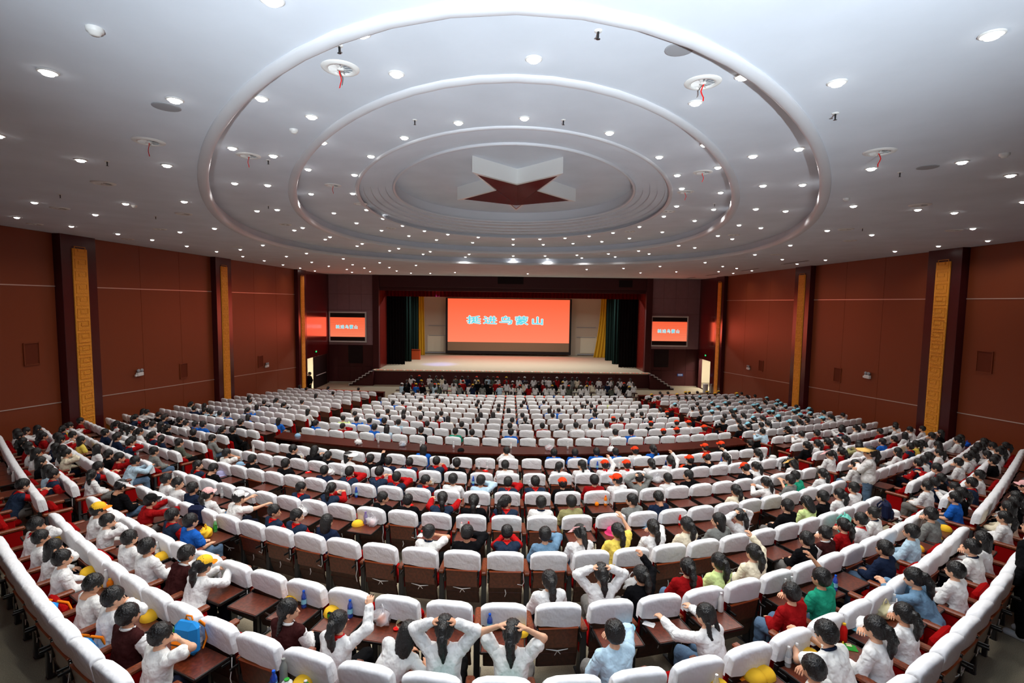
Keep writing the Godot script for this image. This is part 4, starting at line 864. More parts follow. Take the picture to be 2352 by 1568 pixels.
func front_and_stage() -> void:
	var F := -FRONT
	var root := base("wall_front")
	tag(root, "dark maroon stone front wall around the stage opening", "", "", "structure")
	# stone panels beside the stage opening
	for side in [-1, 1]:
		var x0 := 12.45
		var x1 := 16.8
		put("backing", boxmesh(Vector3(side * (x0 + x1) * 0.5, 4.6, F - 0.2), Vector3(x1 - x0 + 0.4, 11.0, 0.3)), M.front_dark, root)
		var nx := 4
		var ys := [LOW - 0.1, 1.0, 2.95, 4.6, 6.1, 7.5, 9.23]
		for a in nx:
			for c in ys.size() - 1:
				var w := (x1 - x0) / nx
				var m: Material = M.front_stone if c >= 2 else M.front_dark
				put("stone_panel", boxmesh(Vector3(side * (x0 + (a + 0.5) * w), (ys[c] + ys[c + 1]) * 0.5, F - 0.02 - 0.006 * ((a * 3 + c * 5) % 3)), Vector3(w - 0.012, ys[c + 1] - ys[c] - 0.012, 0.04), 0.004), m, root)
		# projecting frame of the stage opening, and its inner side
		put("opening_frame", boxmesh(Vector3(side * 12.2, 4.4, F + 0.05), Vector3(0.55, 9.7, 0.5), 0.02), M.front_dark, root)
		put("opening_side", boxmesh(Vector3(side * 12.05, 4.4, F - 1.3), Vector3(0.3, 9.7, 2.4), 0.02), M.pillar_brown, root)
		# kick strip
		put("pale_skirting", boxmesh(Vector3(side * 15.2, LOW + 0.05, F + 0.05), Vector3(3.1, 0.08, 0.06)), M.metal_trim, root)
		var vent := base("wall_vent", Vector3(side * 14.1 + (0.0 if side < 0 else -0.6), 2.1, F + 0.02))
		tag(vent, "dark square vent under the side screen, %s side" % ("narrow lit door" if side < 0 else "wide doorway"), "vent")
		put("vent_panel", boxmesh(Vector3.ZERO, Vector3(1.3, 1.6, 0.05), 0.01), M.grille_dark, vent)
		for k in 7: put("slat", boxmesh(Vector3(0, -0.66 + k * 0.22, 0.035), Vector3(1.2, 0.03, 0.02)), M.grille_dark, vent)
	put("header", boxmesh(Vector3(0, 8.75, F - 0.1), Vector3(24.4, 1.1, 0.5), 0.02), M.front_dark, root)
	put("header_step", boxmesh(Vector3(0, 8.05, F - 0.3), Vector3(24.0, 0.35, 0.4), 0.02), M.front_dark, root)
	for v in [[-0.2, 2.3, 8.9], [10.05, 1.2, 8.75]]:
		var o := base("header_vent", Vector3(v[0], v[2], F + 0.17))
		tag(o, "dark air vent in the header above the stage, %s" % ("centred" if v[1] > 2 else "near its end"), "vent")
		put("vent_panel", boxmesh(Vector3.ZERO, Vector3(v[1], 0.62, 0.06), 0.01), M.grille_dark, o)
		for k in 5: put("slat", boxmesh(Vector3(0, -0.24 + k * 0.12, 0.035), Vector3(v[1] - 0.08, 0.02, 0.02)), M.grille_dark, o)
	# stage
	var st := base("floor_stage")
	tag(st, "raised stage with beige carpet and dark red front", "", "", "structure")
	put("stage_top", boxmesh(Vector3(0, 0.80, -52.2), Vector3(24.6, 0.1, 14.6)), M.carpet_stage, st)
	for k in 8: put("front_panel", boxmesh(Vector3(-10.76 + k * 3.075, 0.14, -45.0), Vector3(3.06, 1.24, 0.1), 0.005), M.front_dark, st)
	for k in 84:
		put("edge_light", boxmesh(Vector3(-12.1 + k * 0.29, 0.855, -44.97), Vector3(0.14, 0.02, 0.05)), M.edge_red_glow if k % 3 else M.edge_white_glow, st)
	for k in 3: put("vent_hatch", boxmesh(Vector3([-8.2, -2.2, 4.6][k], 0.05, -44.93), Vector3(0.55, 0.4, 0.04), 0.005), M.grille_dark, st)
	# stage house
	var sh := base("wall_stage")
	tag(sh, "pale back wall of the stage", "", "", "structure")
	put("rear", boxmesh(Vector3(0, 5, -59.6), Vector3(30, 12, 0.3)), M.back_wall, sh)
	for s in [-1, 1]:
		put("flank", boxmesh(Vector3(s * 14.0, 5, -53.2), Vector3(0.3, 12, 12.4)), M.back_wall, sh)
		put("conduit", boxmesh(Vector3(s * 8.6, 4.15, -59.4), Vector3(2.2, 0.06, 0.06)), M.plastic_grey, sh)
		put("conduit", boxmesh(Vector3(s * 8.6, 3.0, -59.4), Vector3(2.2, 0.06, 0.06)), M.plastic_grey, sh)
		put("conduit", boxmesh(Vector3(s * 8.9, 1.0, -59.35), Vector3(2.6, 0.1, 0.1)), M.plastic_grey, sh)
		put("flush_door", boxmesh(Vector3(s * 8.9, 2.1, -59.43), Vector3(1.9, 1.9, 0.04), 0.01), M.wall_cream, sh)
	put("loft", boxmesh(Vector3(0, 10.6, -53), Vector3(30, 0.3, 14.4)), M.back_wall, sh)
	# curtains
	var val := put("stage_valance", pleats(-12.0, 12.0, 8.1, 7.38, -48.0, 0.09, 0.34), M.velvet_red)
	tag(val, "short dark red pleated valance across the top of the stage", "curtain")
	for s in [-1, 1]:
		var sd := "narrow lit door" if s < 0 else "wide doorway"
		var cu := [["velvet_black", 12.3, 10.25, -48.9, "black velvet leg curtain at the stage opening"], ["velvet_green", 11.5, 10.12, -51.4, "dark green leg curtain behind the black one"], ["velvet_green", 11.4, 9.98, -54.6, "second dark green leg curtain further upstage"]]
		for q in cu:
			var o := put("leg_curtain", pleats(s * q[1], s * q[2], 8.6, 0.87, q[3], 0.07, 0.28), M[q[0]])
			tag(o, "%s, %s side" % [q[4], sd], "curtain")
		var g := MB.new()
		var rows := []
		for k in 9:
			var t := k / 8.0
			var row := []
			for j in 31:
				var u := j / 30.0
				var spread := 1.0 + (0.55 * t * t if s > 0 else 0.1 * t)
				row.append(Vector3(s * (11.3 - u * 1.35 * spread), lerpf(8.6, 0.87, t), -57.6 + sin(u * 34.0) * 0.08))
			rows.append(row)
		g.sheet(rows)
		var o2 := put("gold_curtain", g.mesh(), M.curtain_gold)
		tag(o2, "gold pleated curtain beside the stage back wall, %s side" % sd, "curtain")
	# main screen
	var im := glyph_image()
	var tex := ImageTexture.create_from_image(im)
	var lit := mat("screen_glow", Color(0.02, 0.02, 0.02), 0.4)
	lit.emission_enabled = true
	lit.emission = Color(1, 1, 1)
	lit.emission_operator = BaseMaterial3D.EMISSION_OP_MULTIPLY
	lit.emission_texture = tex
	lit.emission_energy_multiplier = SCREEN_GLOW
	var sc := base("main_screen", Vector3(-0.42, 4.15, -58.2))
	tag(sc, "large orange-red projection screen with cyan Chinese title on stage", "screen")
	put("screen_frame", boxmesh(Vector3(0, 0.06, -0.08), Vector3(14.3, 6.36, 0.14), 0.02), M.screen_frame, sc)
	var face := MB.new()
	face.quad(Vector3(-6.92, 3.15, 0), Vector3(6.92, 3.15, 0), Vector3(6.92, -1.78, 0), Vector3(-6.92, -1.78, 0))
	put("screen_picture", face.mesh(), lit, sc)
	put("unlit_strip", boxmesh(Vector3(0, -2.28, -0.01), Vector3(13.84, 0.98, 0.02)), M.screen_grey, sc)
	var al := AreaLight3D.new()
	al.name = "screen_light"
	al.position = Vector3(0, 0.7, 0.06)
	al.rotation.y = PI
	al.area_size = Vector2(13.8, 4.9)
	al.light_color = Color(1.0, 0.36, 0.25)
	al.light_energy = SCREEN_ENERGY
	al.area_range = 90.0
	al.shadow_enabled = true
	sc.add_child(al)
	# side screens
	for s in [-1, 1]:
		var o := base("side_screen", Vector3(-14.75 if s < 0 else 14.1, 4.56, F + 0.08))
		tag(o, "steel-framed side screen with orange title, %s side" % ("narrow lit door" if s < 0 else "wide doorway"), "screen")
		var w := 3.3
		var h := 2.66
		put("dark_panel", boxmesh(Vector3(0, 0, 0.0), Vector3(w, h, 0.14)), M.screen_off, o)
		var fa := MB.new()
		fa.quad(Vector3(-1.56, 0.86, 0.075), Vector3(1.56, 0.86, 0.075), Vector3(1.56, -0.88, 0.075), Vector3(-1.56, -0.88, 0.075))
		put("screen_picture", fa.mesh(), lit, o)
		for e in [-1, 1]:
			put("steel_frame", boxmesh(Vector3(e * (w * 0.5 - 0.03), 0, 0.05), Vector3(0.13, h + 0.1, 0.18), 0.03), M.steel, o)
			put("steel_frame", boxmesh(Vector3(0, e * (h * 0.5 - 0.02), 0.05), Vector3(w, 0.13, 0.18), 0.03), M.steel, o)
		for k in 12: put("scan_bar", boxmesh(Vector3(0, -0.80 + k * 0.147, 0.08), Vector3(3.12, 0.006, 0.006)), M.screen_off, o)
		var a3 := AreaLight3D.new()
		a3.name = "screen_light"
		a3.position = Vector3(0, 0, 0.12)
		a3.rotation.y = PI
		a3.area_size = Vector2(3.1, 1.7)
		a3.light_color = Color(1.0, 0.36, 0.25)
		a3.light_energy = SCREEN_ENERGY * 0.13
		a3.area_range = 60.0
		a3.shadow_enabled = true
		o.add_child(a3)
	# stairs at both ends of the stage
	for s in [-1, 1]:
		var o := base("stage_stairs", Vector3(0, 0, 0))
		tag(o, "short stair with pale edged treads up to the stage, %s side" % ("narrow lit door" if s < 0 else "wide doorway"), "stairs")
		for k in 7:
			var yy := LOW + (k + 1) * 0.185
			var xx: float = s * (14.0 - k * 0.29)
			put("tread", boxmesh(Vector3(xx, yy - 0.03, -44.9), Vector3(0.31, 0.05, 1.5), 0.005), M.leg_metal, o)
			put("riser", boxmesh(Vector3(xx + s * 0.14, yy - 0.11, -44.9), Vector3(0.02, 0.17, 1.48)), M.plastic_grey, o)
			put("edge_strip", boxmesh(Vector3(xx, yy, -44.14), Vector3(0.31, 0.05, 0.03)), M.steel, o)
			put("edge_strip", boxmesh(Vector3(xx + s * 0.15, yy - 0.09, -44.14), Vector3(0.03, 0.19, 0.03)), M.steel, o)
			put("side_fill", boxmesh(Vector3(xx, (yy - 0.06 + LOW) * 0.5, -45.0), Vector3(0.3, maxf(yy - 0.06 - LOW, 0.05), 1.3)), M.front_dark, o)
	# lectern beside the curtain
	var le := base("lectern", Vector3(-10.05, 0.85, -53.4))
	tag(le, "orange-red wooden lectern half hidden behind the green curtain", "lectern")
	put("front_board", boxmesh(Vector3(0, 0.5, 0.2), Vector3(0.9, 1.0, 0.04), 0.01), M.lectern_wood, le)
	put("desk_top", boxmesh(Vector3(0, 1.04, 0.0), Vector3(1.0, 0.05, 0.6), 0.01, Basis(Vector3.RIGHT, -0.15)), M.lectern_wood, le)
	for e in [-1, 1]: put("side_board", boxmesh(Vector3(e * 0.43, 0.5, -0.02), Vector3(0.04, 1.0, 0.4), 0.01), M.lectern_wood, le)
	# blue sign on the front wall
	var sg := base("wall_sign", Vector3(15.25, 0.62, F + 0.03))
	tag(sg, "small blue wall sign with white lettering low on the front wall", "sign")
	put("sign_plate", boxmesh(Vector3.ZERO, Vector3(0.5, 0.22, 0.02), 0.004), M.sign_blue, sg)
	for k in 4: put("letter_bar", boxmesh(Vector3(-0.15 + k * 0.1, 0.03, 0.014), Vector3(0.07, 0.06, 0.006)), M.plastic_white, sg)
	put("underline", boxmesh(Vector3(0, -0.06, 0.014), Vector3(0.36, 0.02, 0.006)), M.plastic_white, sg)
	# stage lighting: warm battens hidden behind the valance, one blue spot at the edge
	for k in 4:
		var o := base("stage_batten", Vector3(-7.5 + k * 5.0, 8.35, -50.2))
		tag(o, "warm stage batten lamp behind the valance", "lamp", "stage batten lamps")
		put("lamp_housing", boxmesh(Vector3(0, 0.08, 0), Vector3(1.6, 0.12, 0.2), 0.02), M.black_metal, o)
		put("lamp_lens", boxmesh(Vector3(0, 0.01, 0), Vector3(1.5, 0.02, 0.14)), M.lamp_glow, o)
		var l := AreaLight3D.new()
		l.name = "lamp_light"
		l.position = Vector3(0, -0.03, 0)
		l.rotation.x = -PI / 2 - 0.25
		l.area_size = Vector2(1.5, 0.14)
		l.light_color = Color(0.90, 0.98, 1.0)
		l.light_energy = BATTEN_ENERGY
		l.area_range = 60.0
		l.shadow_enabled = true
		o.add_child(l)
	var bs := base("stage_spot", Vector3(-7.0, 8.2, -47.6))
	tag(bs, "blue stage spotlight above the stage edge", "lamp")
	put("lamp_housing", boxmesh(Vector3(0, 0.12, 0), Vector3(0.25, 0.2, 0.25), 0.03), M.black_metal, bs)
	put("lamp_lens", boxmesh(Vector3(0, 0.0, 0), Vector3(0.16, 0.02, 0.16)), M.lamp_glow, bs)
	var sl := SpotLight3D.new()
	sl.name = "lamp_light"
	sl.position = Vector3(0, -0.03, 0)
	sl.rotation.x = -PI / 2 + 0.28
	sl.spot_angle = 16.0
	sl.light_color = Color(0.35, 0.45, 1.0)
	sl.light_energy = BATTEN_ENERGY * 2.2
	sl.light_size = 0.08
	sl.spot_range = 40.0
	sl.shadow_enabled = true
	bs.add_child(sl)
	# bin in the wide doorway
	var bin := MB.new()
	bin.lathe([Vector2(0.0, 0.0), Vector2(0.19, 0.0), Vector2(0.22, 0.75), Vector2(0.20, 0.76), Vector2(0.17, 0.4), Vector2(0.0, 0.4)], 18)
	var bo := put("waste_bin", bin.mesh(), M.steel)
	bo.position = Vector3(16.45, LOW, -43.0)
	tag(bo, "round steel waste bin standing beside the wide doorway", "bin")

# ---------------------------------------------------------------- seats
var seat_at := {}      # "row:index" -> transform
var seat_parts := {}

func seat_layout() -> Array:
	var out := []
	for r in ROWS.size():
		var c: float = ROWS[r][0]
		var k2: float = (ROWS[r][1] * ROWS[r][1] - c * c) / 240.25
		for side in [-1, 1]:
			var x := -0.05 if side < 0 else -0.05 + PITCH
			var i := 0 if side < 0 else 1
			while absf(x) < 15.6:
				var d := row_d(r, x)
				var slope := k2 * x / d
				var blk := "c" if absf(x) < 7.55 else ("x" if absf(x) < 8.6 else ("l" if x < 0 else "r"))
				if ROW_NAMES[r] == "W" and blk == "c": blk = "x"
				if blk != "x":
					var t := Transform3D(Basis(Vector3.UP, atan(slope) * 0.92), Vector3(x, 3.2 - 0.094 * d, -d))
					out.append({"r": r, "b": blk, "i": i * side, "t": t, "d": d, "x": x})
					seat_at["%s:%d" % [ROW_NAMES[r], i * side]] = out[-1]
				x += side * PITCH / sqrt(1.0 + slope * slope)
				i += 1
	return out

func back_z(h: float) -> float:
	return 0.0 + (h - 0.4) * 0.16

func cover_mesh(seed_: int, low := false) -> ArrayMesh:
	var b := MB.new()
	noise.seed = seed_
	noise.frequency = 9.0
	var us := [-1.0, -0.985, -0.93, -0.8, -0.5, 0.0, 0.5, 0.8, 0.93, 0.985, 1.0] if not low else [-1.0, -0.97, -0.8, 0.0, 0.8, 0.97, 1.0]
	var path := [[-0.105, 0.72], [-0.11, 0.82], [-0.108, 0.91], [-0.095, 0.96], [-0.06, 0.99], [-0.02, 0.998], [0.018, 0.988], [0.038, 0.96], [0.043, 0.89], [0.044, 0.81], [0.045, 0.735]]
	if low: path = [[-0.105, 0.72], [-0.108, 0.91], [-0.085, 0.97], [-0.02, 0.998], [0.03, 0.975], [0.043, 0.9], [0.045, 0.735]]
	var rows := []
	for k in path.size():
		var row := []
		for u in us:
			var au: float = absf(u)
			var th := 1.0 if au < 0.99 else 0.0
			th *= 1.0 - 0.28 * pow(au, 6.0)
			var top := 1.0
			var h: float = path[k][1]
			var drop := 0.055 * pow(au, 5.0) * smoothstep(0.80, 1.0, h)
			var nn := lerpf(-0.032, path[k][0], th)
			var wr := noise.get_noise_3d(u * 0.26, h, path[k][0]) * 0.007
			if k == path.size() - 1: h += noise.get_noise_2d(u * 0.3, 7.0) * 0.03 - 0.02 * u
			row.append(Vector3(u * 0.255, h - drop, back_z(h) + nn + wr))
		rows.append(row)
	b.sheet(rows, false, false, false)
	return b.mesh()

func make_seat_parts() -> void:
	var tilt := Basis(Vector3.RIGHT, 0.158)
	seat_parts.covers = [cover_mesh(1), cover_mesh(2), cover_mesh(3), cover_mesh(4)]
	seat_parts.cover_low = cover_mesh(5, true)
	var sh := MB.new()
	sh.box(Vector3(0, 0.66, back_z(0.66) + 0.012), Vector3(0.475, 0.58, 0.028), 0.01, tilt)
	sh.box(Vector3(0, 0.29, back_z(0.29) + 0.004), Vector3(0.465, 0.22, 0.026), 0.01, Basis(Vector3.RIGHT, 0.30))
	seat_parts.shell = sh.mesh()
	var bc := MB.new()
	bc.box(Vector3(0, 0.66, back_z(0.66) - 0.05), Vector3(0.45, 0.56, 0.085), 0.03, tilt)
	seat_parts.pad = bc.mesh()
	var tf := MB.new()
	tf.box(Vector3(0, 0.595, back_z(0.595) + 0.045), Vector3(0.44, 0.25, 0.022), 0.005, tilt)
	seat_parts.tray_folded = tf.mesh()
	var tf2 := MB.new()
	tf2.box(Vector3(0, 0.725, back_z(0.725) + 0.047), Vector3(0.445, 0.014, 0.03), 0.003, tilt)
	seat_parts.tray_folded_edge = tf2.mesh()
	var to := MB.new()
	to.box(Vector3(0, 0.70, 0.285), Vector3(0.45, 0.022, 0.34), 0.006)
	seat_parts.tray_open = to.mesh()
	var te := MB.new()
	for e in [-1, 1]: te.box(Vector3(e * 0.231, 0.696, 0.285), Vector3(0.016, 0.034, 0.35), 0.004)
	te.box(Vector3(0, 0.692, 0.458), Vector3(0.46, 0.026, 0.012), 0.003)
	seat_parts.tray_open_edge = te.mesh()
	for e in [-1, 1]:
		var br := MB.new()
		br.box(Vector3(e * 0.236, 0.64, 0.08), Vector3(0.022, 0.17, 0.05), 0.005)
		br.box(Vector3(e * 0.236, 0.66, 0.14), Vector3(0.016, 0.03, 0.12), 0.004)
		seat_parts["bracket%d" % e] = br.mesh()
	var cd := MB.new()
	cd.box(Vector3(0, 0.40, -0.27), Vector3(0.49, 0.115, 0.43), 0.045)
	seat_parts.cushion_down = cd.mesh()
	var cu := MB.new()
	cu.box(Vector3(0, 0.56, -0.155), Vector3(0.49, 0.40, 0.11), 0.045, Basis(Vector3.RIGHT, 0.12))
	seat_parts.cushion_up = cu.mesh()
	for e in [-1, 1]:
		var ac := MB.new()
		ac.box(Vector3(e * 0.30, 0.655, -0.165), Vector3(0.084, 0.055, 0.43), 0.016)
		seat_parts["arm_cap%d" % e] = ac.mesh()
		var ap := MB.new()
		ap.box(Vector3(e * 0.30, 0.46, -0.20), Vector3(0.05, 0.31, 0.30), 0.012)
		seat_parts["arm_panel%d" % e] = ap.mesh()
		var lg := MB.new()
		lg.box(Vector3(e * 0.30, 0.32, 0.0), Vector3(0.07, 0.62, 0.05), 0.008)
		lg.box(Vector3(e * 0.30, 0.18, -0.10), Vector3(0.05, 0.30, 0.11), 0.01)
		lg.box(Vector3(e * 0.30, 0.012, -0.11), Vector3(0.065, 0.024, 0.28), 0.008)
		seat_parts["leg%d" % e] = lg.mesh()
	for k in 3:
		var tb := MB.new()
		var z := 0.055
		if k == 0:
			tb.tube([Vector3(0.25, 0.70, 0.095), Vector3(0.262, 0.58, 0.10), Vector3(0.24, 0.53, 0.09), Vector3(0.17, 0.54, 0.085)], [0.005], 5)
			tb.tube([Vector3(0.0, 0.44, z), Vector3(0.012, 0.39, z), Vector3(-0.004, 0.34, z)], [0.007, 0.006, 0.004], 5)
		elif k == 1:
			tb.tube([Vector3(-0.13, 0.455, z), Vector3(0.0, 0.435, z + 0.006), Vector3(0.12, 0.45, z)], [0.004, 0.008, 0.004], 5)
			tb.tube([Vector3(0.0, 0.435, z + 0.006), Vector3(-0.03, 0.38, z)], [0.006, 0.004], 5)
			tb.tube([Vector3(0.0, 0.435, z + 0.006), Vector3(0.035, 0.39, z)], [0.006, 0.004], 5)
		else:
			tb.tube([Vector3(0.25, 0.70, 0.095), Vector3(0.265, 0.60, 0.11), Vector3(0.25, 0.50, 0.12), Vector3(0.262, 0.41, 0.11)], [0.005], 5)
		seat_parts["tie%d" % k] = tb.mesh()

var seat_protos := {}
func seat_proto(open: bool, down: bool, both: bool, variant: int) -> Node3D:
	var key := "%s%s%s%d" % [open, down, both, variant]
	if seat_protos.has(key): return seat_protos[key]
	var o := Node3D.new()
	var add := func(called: String, what: String, m: String) -> void:
		var mi := MeshInstance3D.new()
		mi.name = called
		mi.mesh = seat_parts[what]
		mi.material_override = M[m]
		o.add_child(mi, true)
	var cv := MeshInstance3D.new()
	cv.name = "white_cover"
	cv.mesh = seat_parts.covers[variant]
	cv.material_override = M.cover_cloth
	o.add_child(cv)
	add.call("back_shell", "shell", "shell_wood")
	add.call("back_pad", "pad", "seat_red")
	add.call("cushion", "cushion_down" if down else "cushion_up", "seat_red")
	add.call("tray", "tray_open" if open else "tray_folded", "tray_wood")
	add.call("tray_edge", "tray_open_edge" if open else "tray_folded_edge", "tray_edge" if open else "edge_wood")
	for e in [-1, 1]: add.call("tray_bracket", "bracket%d" % e, "black_metal")
	for e in ([-1, 1] if both else [-1]):
		add.call("armrest", "arm_cap%d" % e, "arm_wood")
		add.call("arm_panel", "arm_panel%d" % e, "seat_red")
		add.call("leg", "leg%d" % e, "leg_metal")
	add.call("cover_tie", "tie%d" % (variant % 3), "tie_white")
	seat_protos[key] = o
	return o

var counts := {}
func spot(s: Dictionary) -> String:
	# which seat: its row, and its number counted from the aisle
	var key := "%s:%d" % [ROW_NAMES[s.r], s.i]
	var aisle := "wide-doorway" if s.b == "r" else "narrow-door"
	return "%s, %s %s seat from %s aisle" % [short_row(s.r), "centre" if s.b == "c" else "wing", ORDINALS[counts[key]], aisle]

func count_seats(list: Array) -> void:
	for s in list:
		var n := 1
		var step := 1 if s.b == "l" else -1
		var i: int = s.i + step
		while true:
			var k := "%s:%d" % [ROW_NAMES[s.r], i]
			if not seat_at.has(k) or seat_at[k].b != s.b: break
			n += 1
			i += step
		counts["%s:%d" % [ROW_NAMES[s.r], s.i]] = n

func seats(list: Array, occupied: Dictionary, trays: Dictionary) -> void:
	make_seat_parts()
	count_seats(list)
	var shown := []
	for s in list:
		var p: Vector3 = s.t.origin
		# leave out what stands outside the picture or below it
		if absf(p.x) > s.d * 1.12 + 0.4: continue
		if s.r == 0 and absf(p.x) < 1.9: continue
		shown.append(s)
	shown.sort_custom(func(a, b): return a.d < b.d)
	var far := [[], []]
	for k in shown.size():
		var s: Dictionary = shown[k]
		var key := "%s:%d" % [ROW_NAMES[s.r], s.i]
		var open: bool = trays.has(key) or (s.b != "c" or s.r < 8) and rng.randf() < (0.6 if trays_behind(s, occupied) else 0.3)
		if s.r == 3 and absf(s.i) < 5: open = trays.has(key)
		if s.r == 9 and s.b == "c": open = false
		if s.r == 0 or s.r == 1 and s.b != "c" and s.d < 9.5: open = false
		var down: bool = occupied.has(key) or rng.randf() < 0.12
		if k < 300:
			var next := "%s:%d" % [ROW_NAMES[s.r], s.i + 1]
			var both := not seat_at.has(next)
			var o: Node3D = seat_proto(open, down, both, rng.randi() % 4).duplicate()
			o.name = numbered("auditorium_seat")
			add_child(o)
			o.transform = s.t
			var label := "%s white-covered seat with %s tray, %s" % ["occupied" if occupied.has(key) else "empty", "opened" if open else "folded", spot(s)]
			tag(o, label, "seat", "white-covered auditorium seats")
		else:
			far[1 if open else 0].append(s.t)
	var root := base("distant_seats")
	tag(root, "many more white-covered seats in the rows nearer the stage", "seats", "", "stuff")
	for open in 2:
		if far[open].is_empty(): continue
		var am := ArrayMesh.new()
		var parts := [["cover_low", "cover_cloth"], ["shell", "shell_wood"], ["pad", "seat_red"], ["cushion_up", "seat_red"], ["tray_open" if open else "tray_folded", "tray_wood"], ["arm_cap-1", "arm_wood"], ["arm_panel-1", "seat_red"], ["leg-1", "leg_metal"]]
		for p in parts:
			am.add_surface_from_arrays(Mesh.PRIMITIVE_TRIANGLES, seat_parts[p[0]].surface_get_arrays(0))
			am.surface_set_material(am.get_surface_count() - 1, M[p[1]])
		var mm := MultiMesh.new()
		mm.transform_format = MultiMesh.TRANSFORM_3D
		mm.mesh = am
		mm.instance_count = far[open].size()
		for k in far[open].size(): mm.set_instance_transform(k, far[open][k])
		var mi := MultiMeshInstance3D.new()
		mi.name = "seat_rows_open_trays" if open else "seat_rows_folded_trays"
		mi.multimesh = mm
		mi.set_meta("kind", "stuff")
		root.add_child(mi)

func trays_behind(s: Dictionary, occupied: Dictionary) -> bool:
	for di in [0, 1, -1]:
		if s.r > 0 and occupied.has("%s:%d" % [ROW_NAMES[s.r - 1], s.i + di]): return true
	return false

func desk_strip(b: MB, x0: float, x1: float, d0: Callable, d1: Callable, y: Callable, thick: float) -> void:
	var top_a := []; var top_b := []; var bot_a := []; var bot_b := []
	var n := int((x1 - x0) / 0.3)
	for k in n + 1:
		var x := lerpf(x0, x1, float(k) / n)
		var yy: float = y.call(x)
		top_a.append(Vector3(x, yy, -d0.call(x))); top_b.append(Vector3(x, yy, -d1.call(x)))
		bot_a.append(Vector3(x, yy - thick, -d0.call(x))); bot_b.append(Vector3(x, yy - thick, -d1.call(x)))
	for pair in [[top_a, top_b], [top_b, bot_b], [bot_b, bot_a], [bot_a, top_a]]: b.sheet(pair, false, false, true)
	for e in [0, n]: b.quad(top_a[e], top_b[e], bot_b[e], bot_a[e])

func desks() -> void:
	# long desk before the middle row, and the low desks before the front rows
	var sets := [["long_desk", 7, -7.7, 7.7, 1.15, 0.72, "long curved dark wooden desk across the centre block", 0.74],
		["front_desk", 18, -7.6, 7.6, 0.75, 0.45, "dark wooden desk before the front row of the centre block", 0.72],
		["front_desk", 18, -15.2, -8.4, 0.75, 0.4, "dark wooden desk before the front row, narrow lit door wing", 0.80],
		["front_desk", 18, 8.4, 15.2, 0.75, 0.4, "dark wooden desk before the front row, wide doorway wing", 0.80]]
	for s in sets:
		var r: int = s[1]
		var o := base(s[0])
		tag(o, s[6], "desk")
		var yb := func(x: float) -> float: return 3.2 - 0.094 * row_d(r, x) + s[7]
		var a := func(x: float) -> float: return row_d(r, x) + s[4]
		var c := func(x: float) -> float: return row_d(r, x) + s[4] + s[5]
		var top := MB.new()
		desk_strip(top, s[2], s[3], a, c, yb, 0.045)
		put("desk_top", top.mesh(), M.desk_wood, o)
		var pn := int((s[3] - s[2]) / 1.9)
		for k in pn:
			var fp := MB.new()
			var x0 := lerpf(s[2], s[3], float(k) / pn) + 0.006
			var x1 := lerpf(s[2], s[3], float(k + 1) / pn) - 0.006
			desk_strip(fp, x0, x1, func(x): return row_d(r, x) + s[4] + s[5] - 0.06, func(x): return row_d(r, x) + s[4] + s[5] - 0.03, func(x): return yb.call(x) - 0.045, 0.72)
			put("modesty_panel", fp.mesh(), M.desk_wood, o)
		for x in [s[2] + 0.03, s[3] - 0.03]:
			var e := MB.new()
			e.box(Vector3(x, yb.call(x) - 0.40, -(row_d(r, x) + s[4] + s[5] * 0.5)), Vector3(0.04, 0.70, s[5] - 0.08), 0.005)
			put("end_panel", e.mesh(), M.desk_wood, o)

# ---------------------------------------------------------------- people
# top colours: body, sleeves, long sleeves?, words
const SHIRTS := {
	"w": [Color(0.90, 0.90, 0.90), Color(0.90, 0.90, 0.90), true, "white top"],
	"ws": [Color(0.91, 0.91, 0.90), Color(0.91, 0.91, 0.90), false, "white T-shirt"],
	"sk": [Color(0.92, 0.92, 0.91), Color(0.92, 0.92, 0.91), false, "navy-collared polo"],
	"v": [Color(0.15, 0.20, 0.28), Color(0.66, 0.09, 0.10), true, "red-sleeved jacket"],
	"bv": [Color(0.22, 0.10, 0.10), Color(0.90, 0.90, 0.90), true, "brown vest"],
	"bl": [Color(0.13, 0.38, 0.74), Color(0.13, 0.38, 0.74), false, "blue T-shirt"],
	"k": [Color(0.07, 0.07, 0.08), Color(0.07, 0.07, 0.08), true, "black top"],
	"nv": [Color(0.11, 0.15, 0.24), Color(0.11, 0.15, 0.24), true, "navy jacket"],
	"gr": [Color(0.50, 0.51, 0.50), Color(0.50, 0.51, 0.50), true, "grey top"],
	"lb": [Color(0.72, 0.83, 0.90), Color(0.72, 0.83, 0.90), true, "pale-blue shirt"],
	"rd": [Color(0.58, 0.08, 0.09), Color(0.58, 0.08, 0.09), true, "red top"],
	"yg": [Color(0.84, 0.92, 0.62), Color(0.84, 0.92, 0.62), true, "lime jacket"],
	"ye": [Color(0.93, 0.83, 0.38), Color(0.93, 0.83, 0.38), false, "yellow top"],
	"cr": [Color(0.92, 0.88, 0.78), Color(0.92, 0.88, 0.78), true, "cream top"],
	"dn": [Color(0.42, 0.55, 0.66), Color(0.42, 0.55, 0.66), true, "denim jacket"],
	"tq": [Color(0.14, 0.58, 0.46), Color(0.14, 0.58, 0.46), false, "teal T-shirt"],
	"ol": [Color(0.60, 0.58, 0.40), Color(0.60, 0.58, 0.40), true, "olive top"],
	"cm": [Color(0.34, 0.36, 0.32), Color(0.34, 0.36, 0.32), true, "camouflage jacket"],
}
const HAIR_WORDS := {"b": "short-haired child", "p": "ponytailed girl", "l": "long-haired girl", "g": "braided girl"}
const POSE_WORDS := {"lap": "upright", "left": "aside-looking", "right": "sideways-looking", "down": "bowed", "tray": "leaning", "eat": "hand-to-mouth", "raise": "arm-raising", "head": "hands-on-head", "reach": "reaching", "slump": "slumped"}
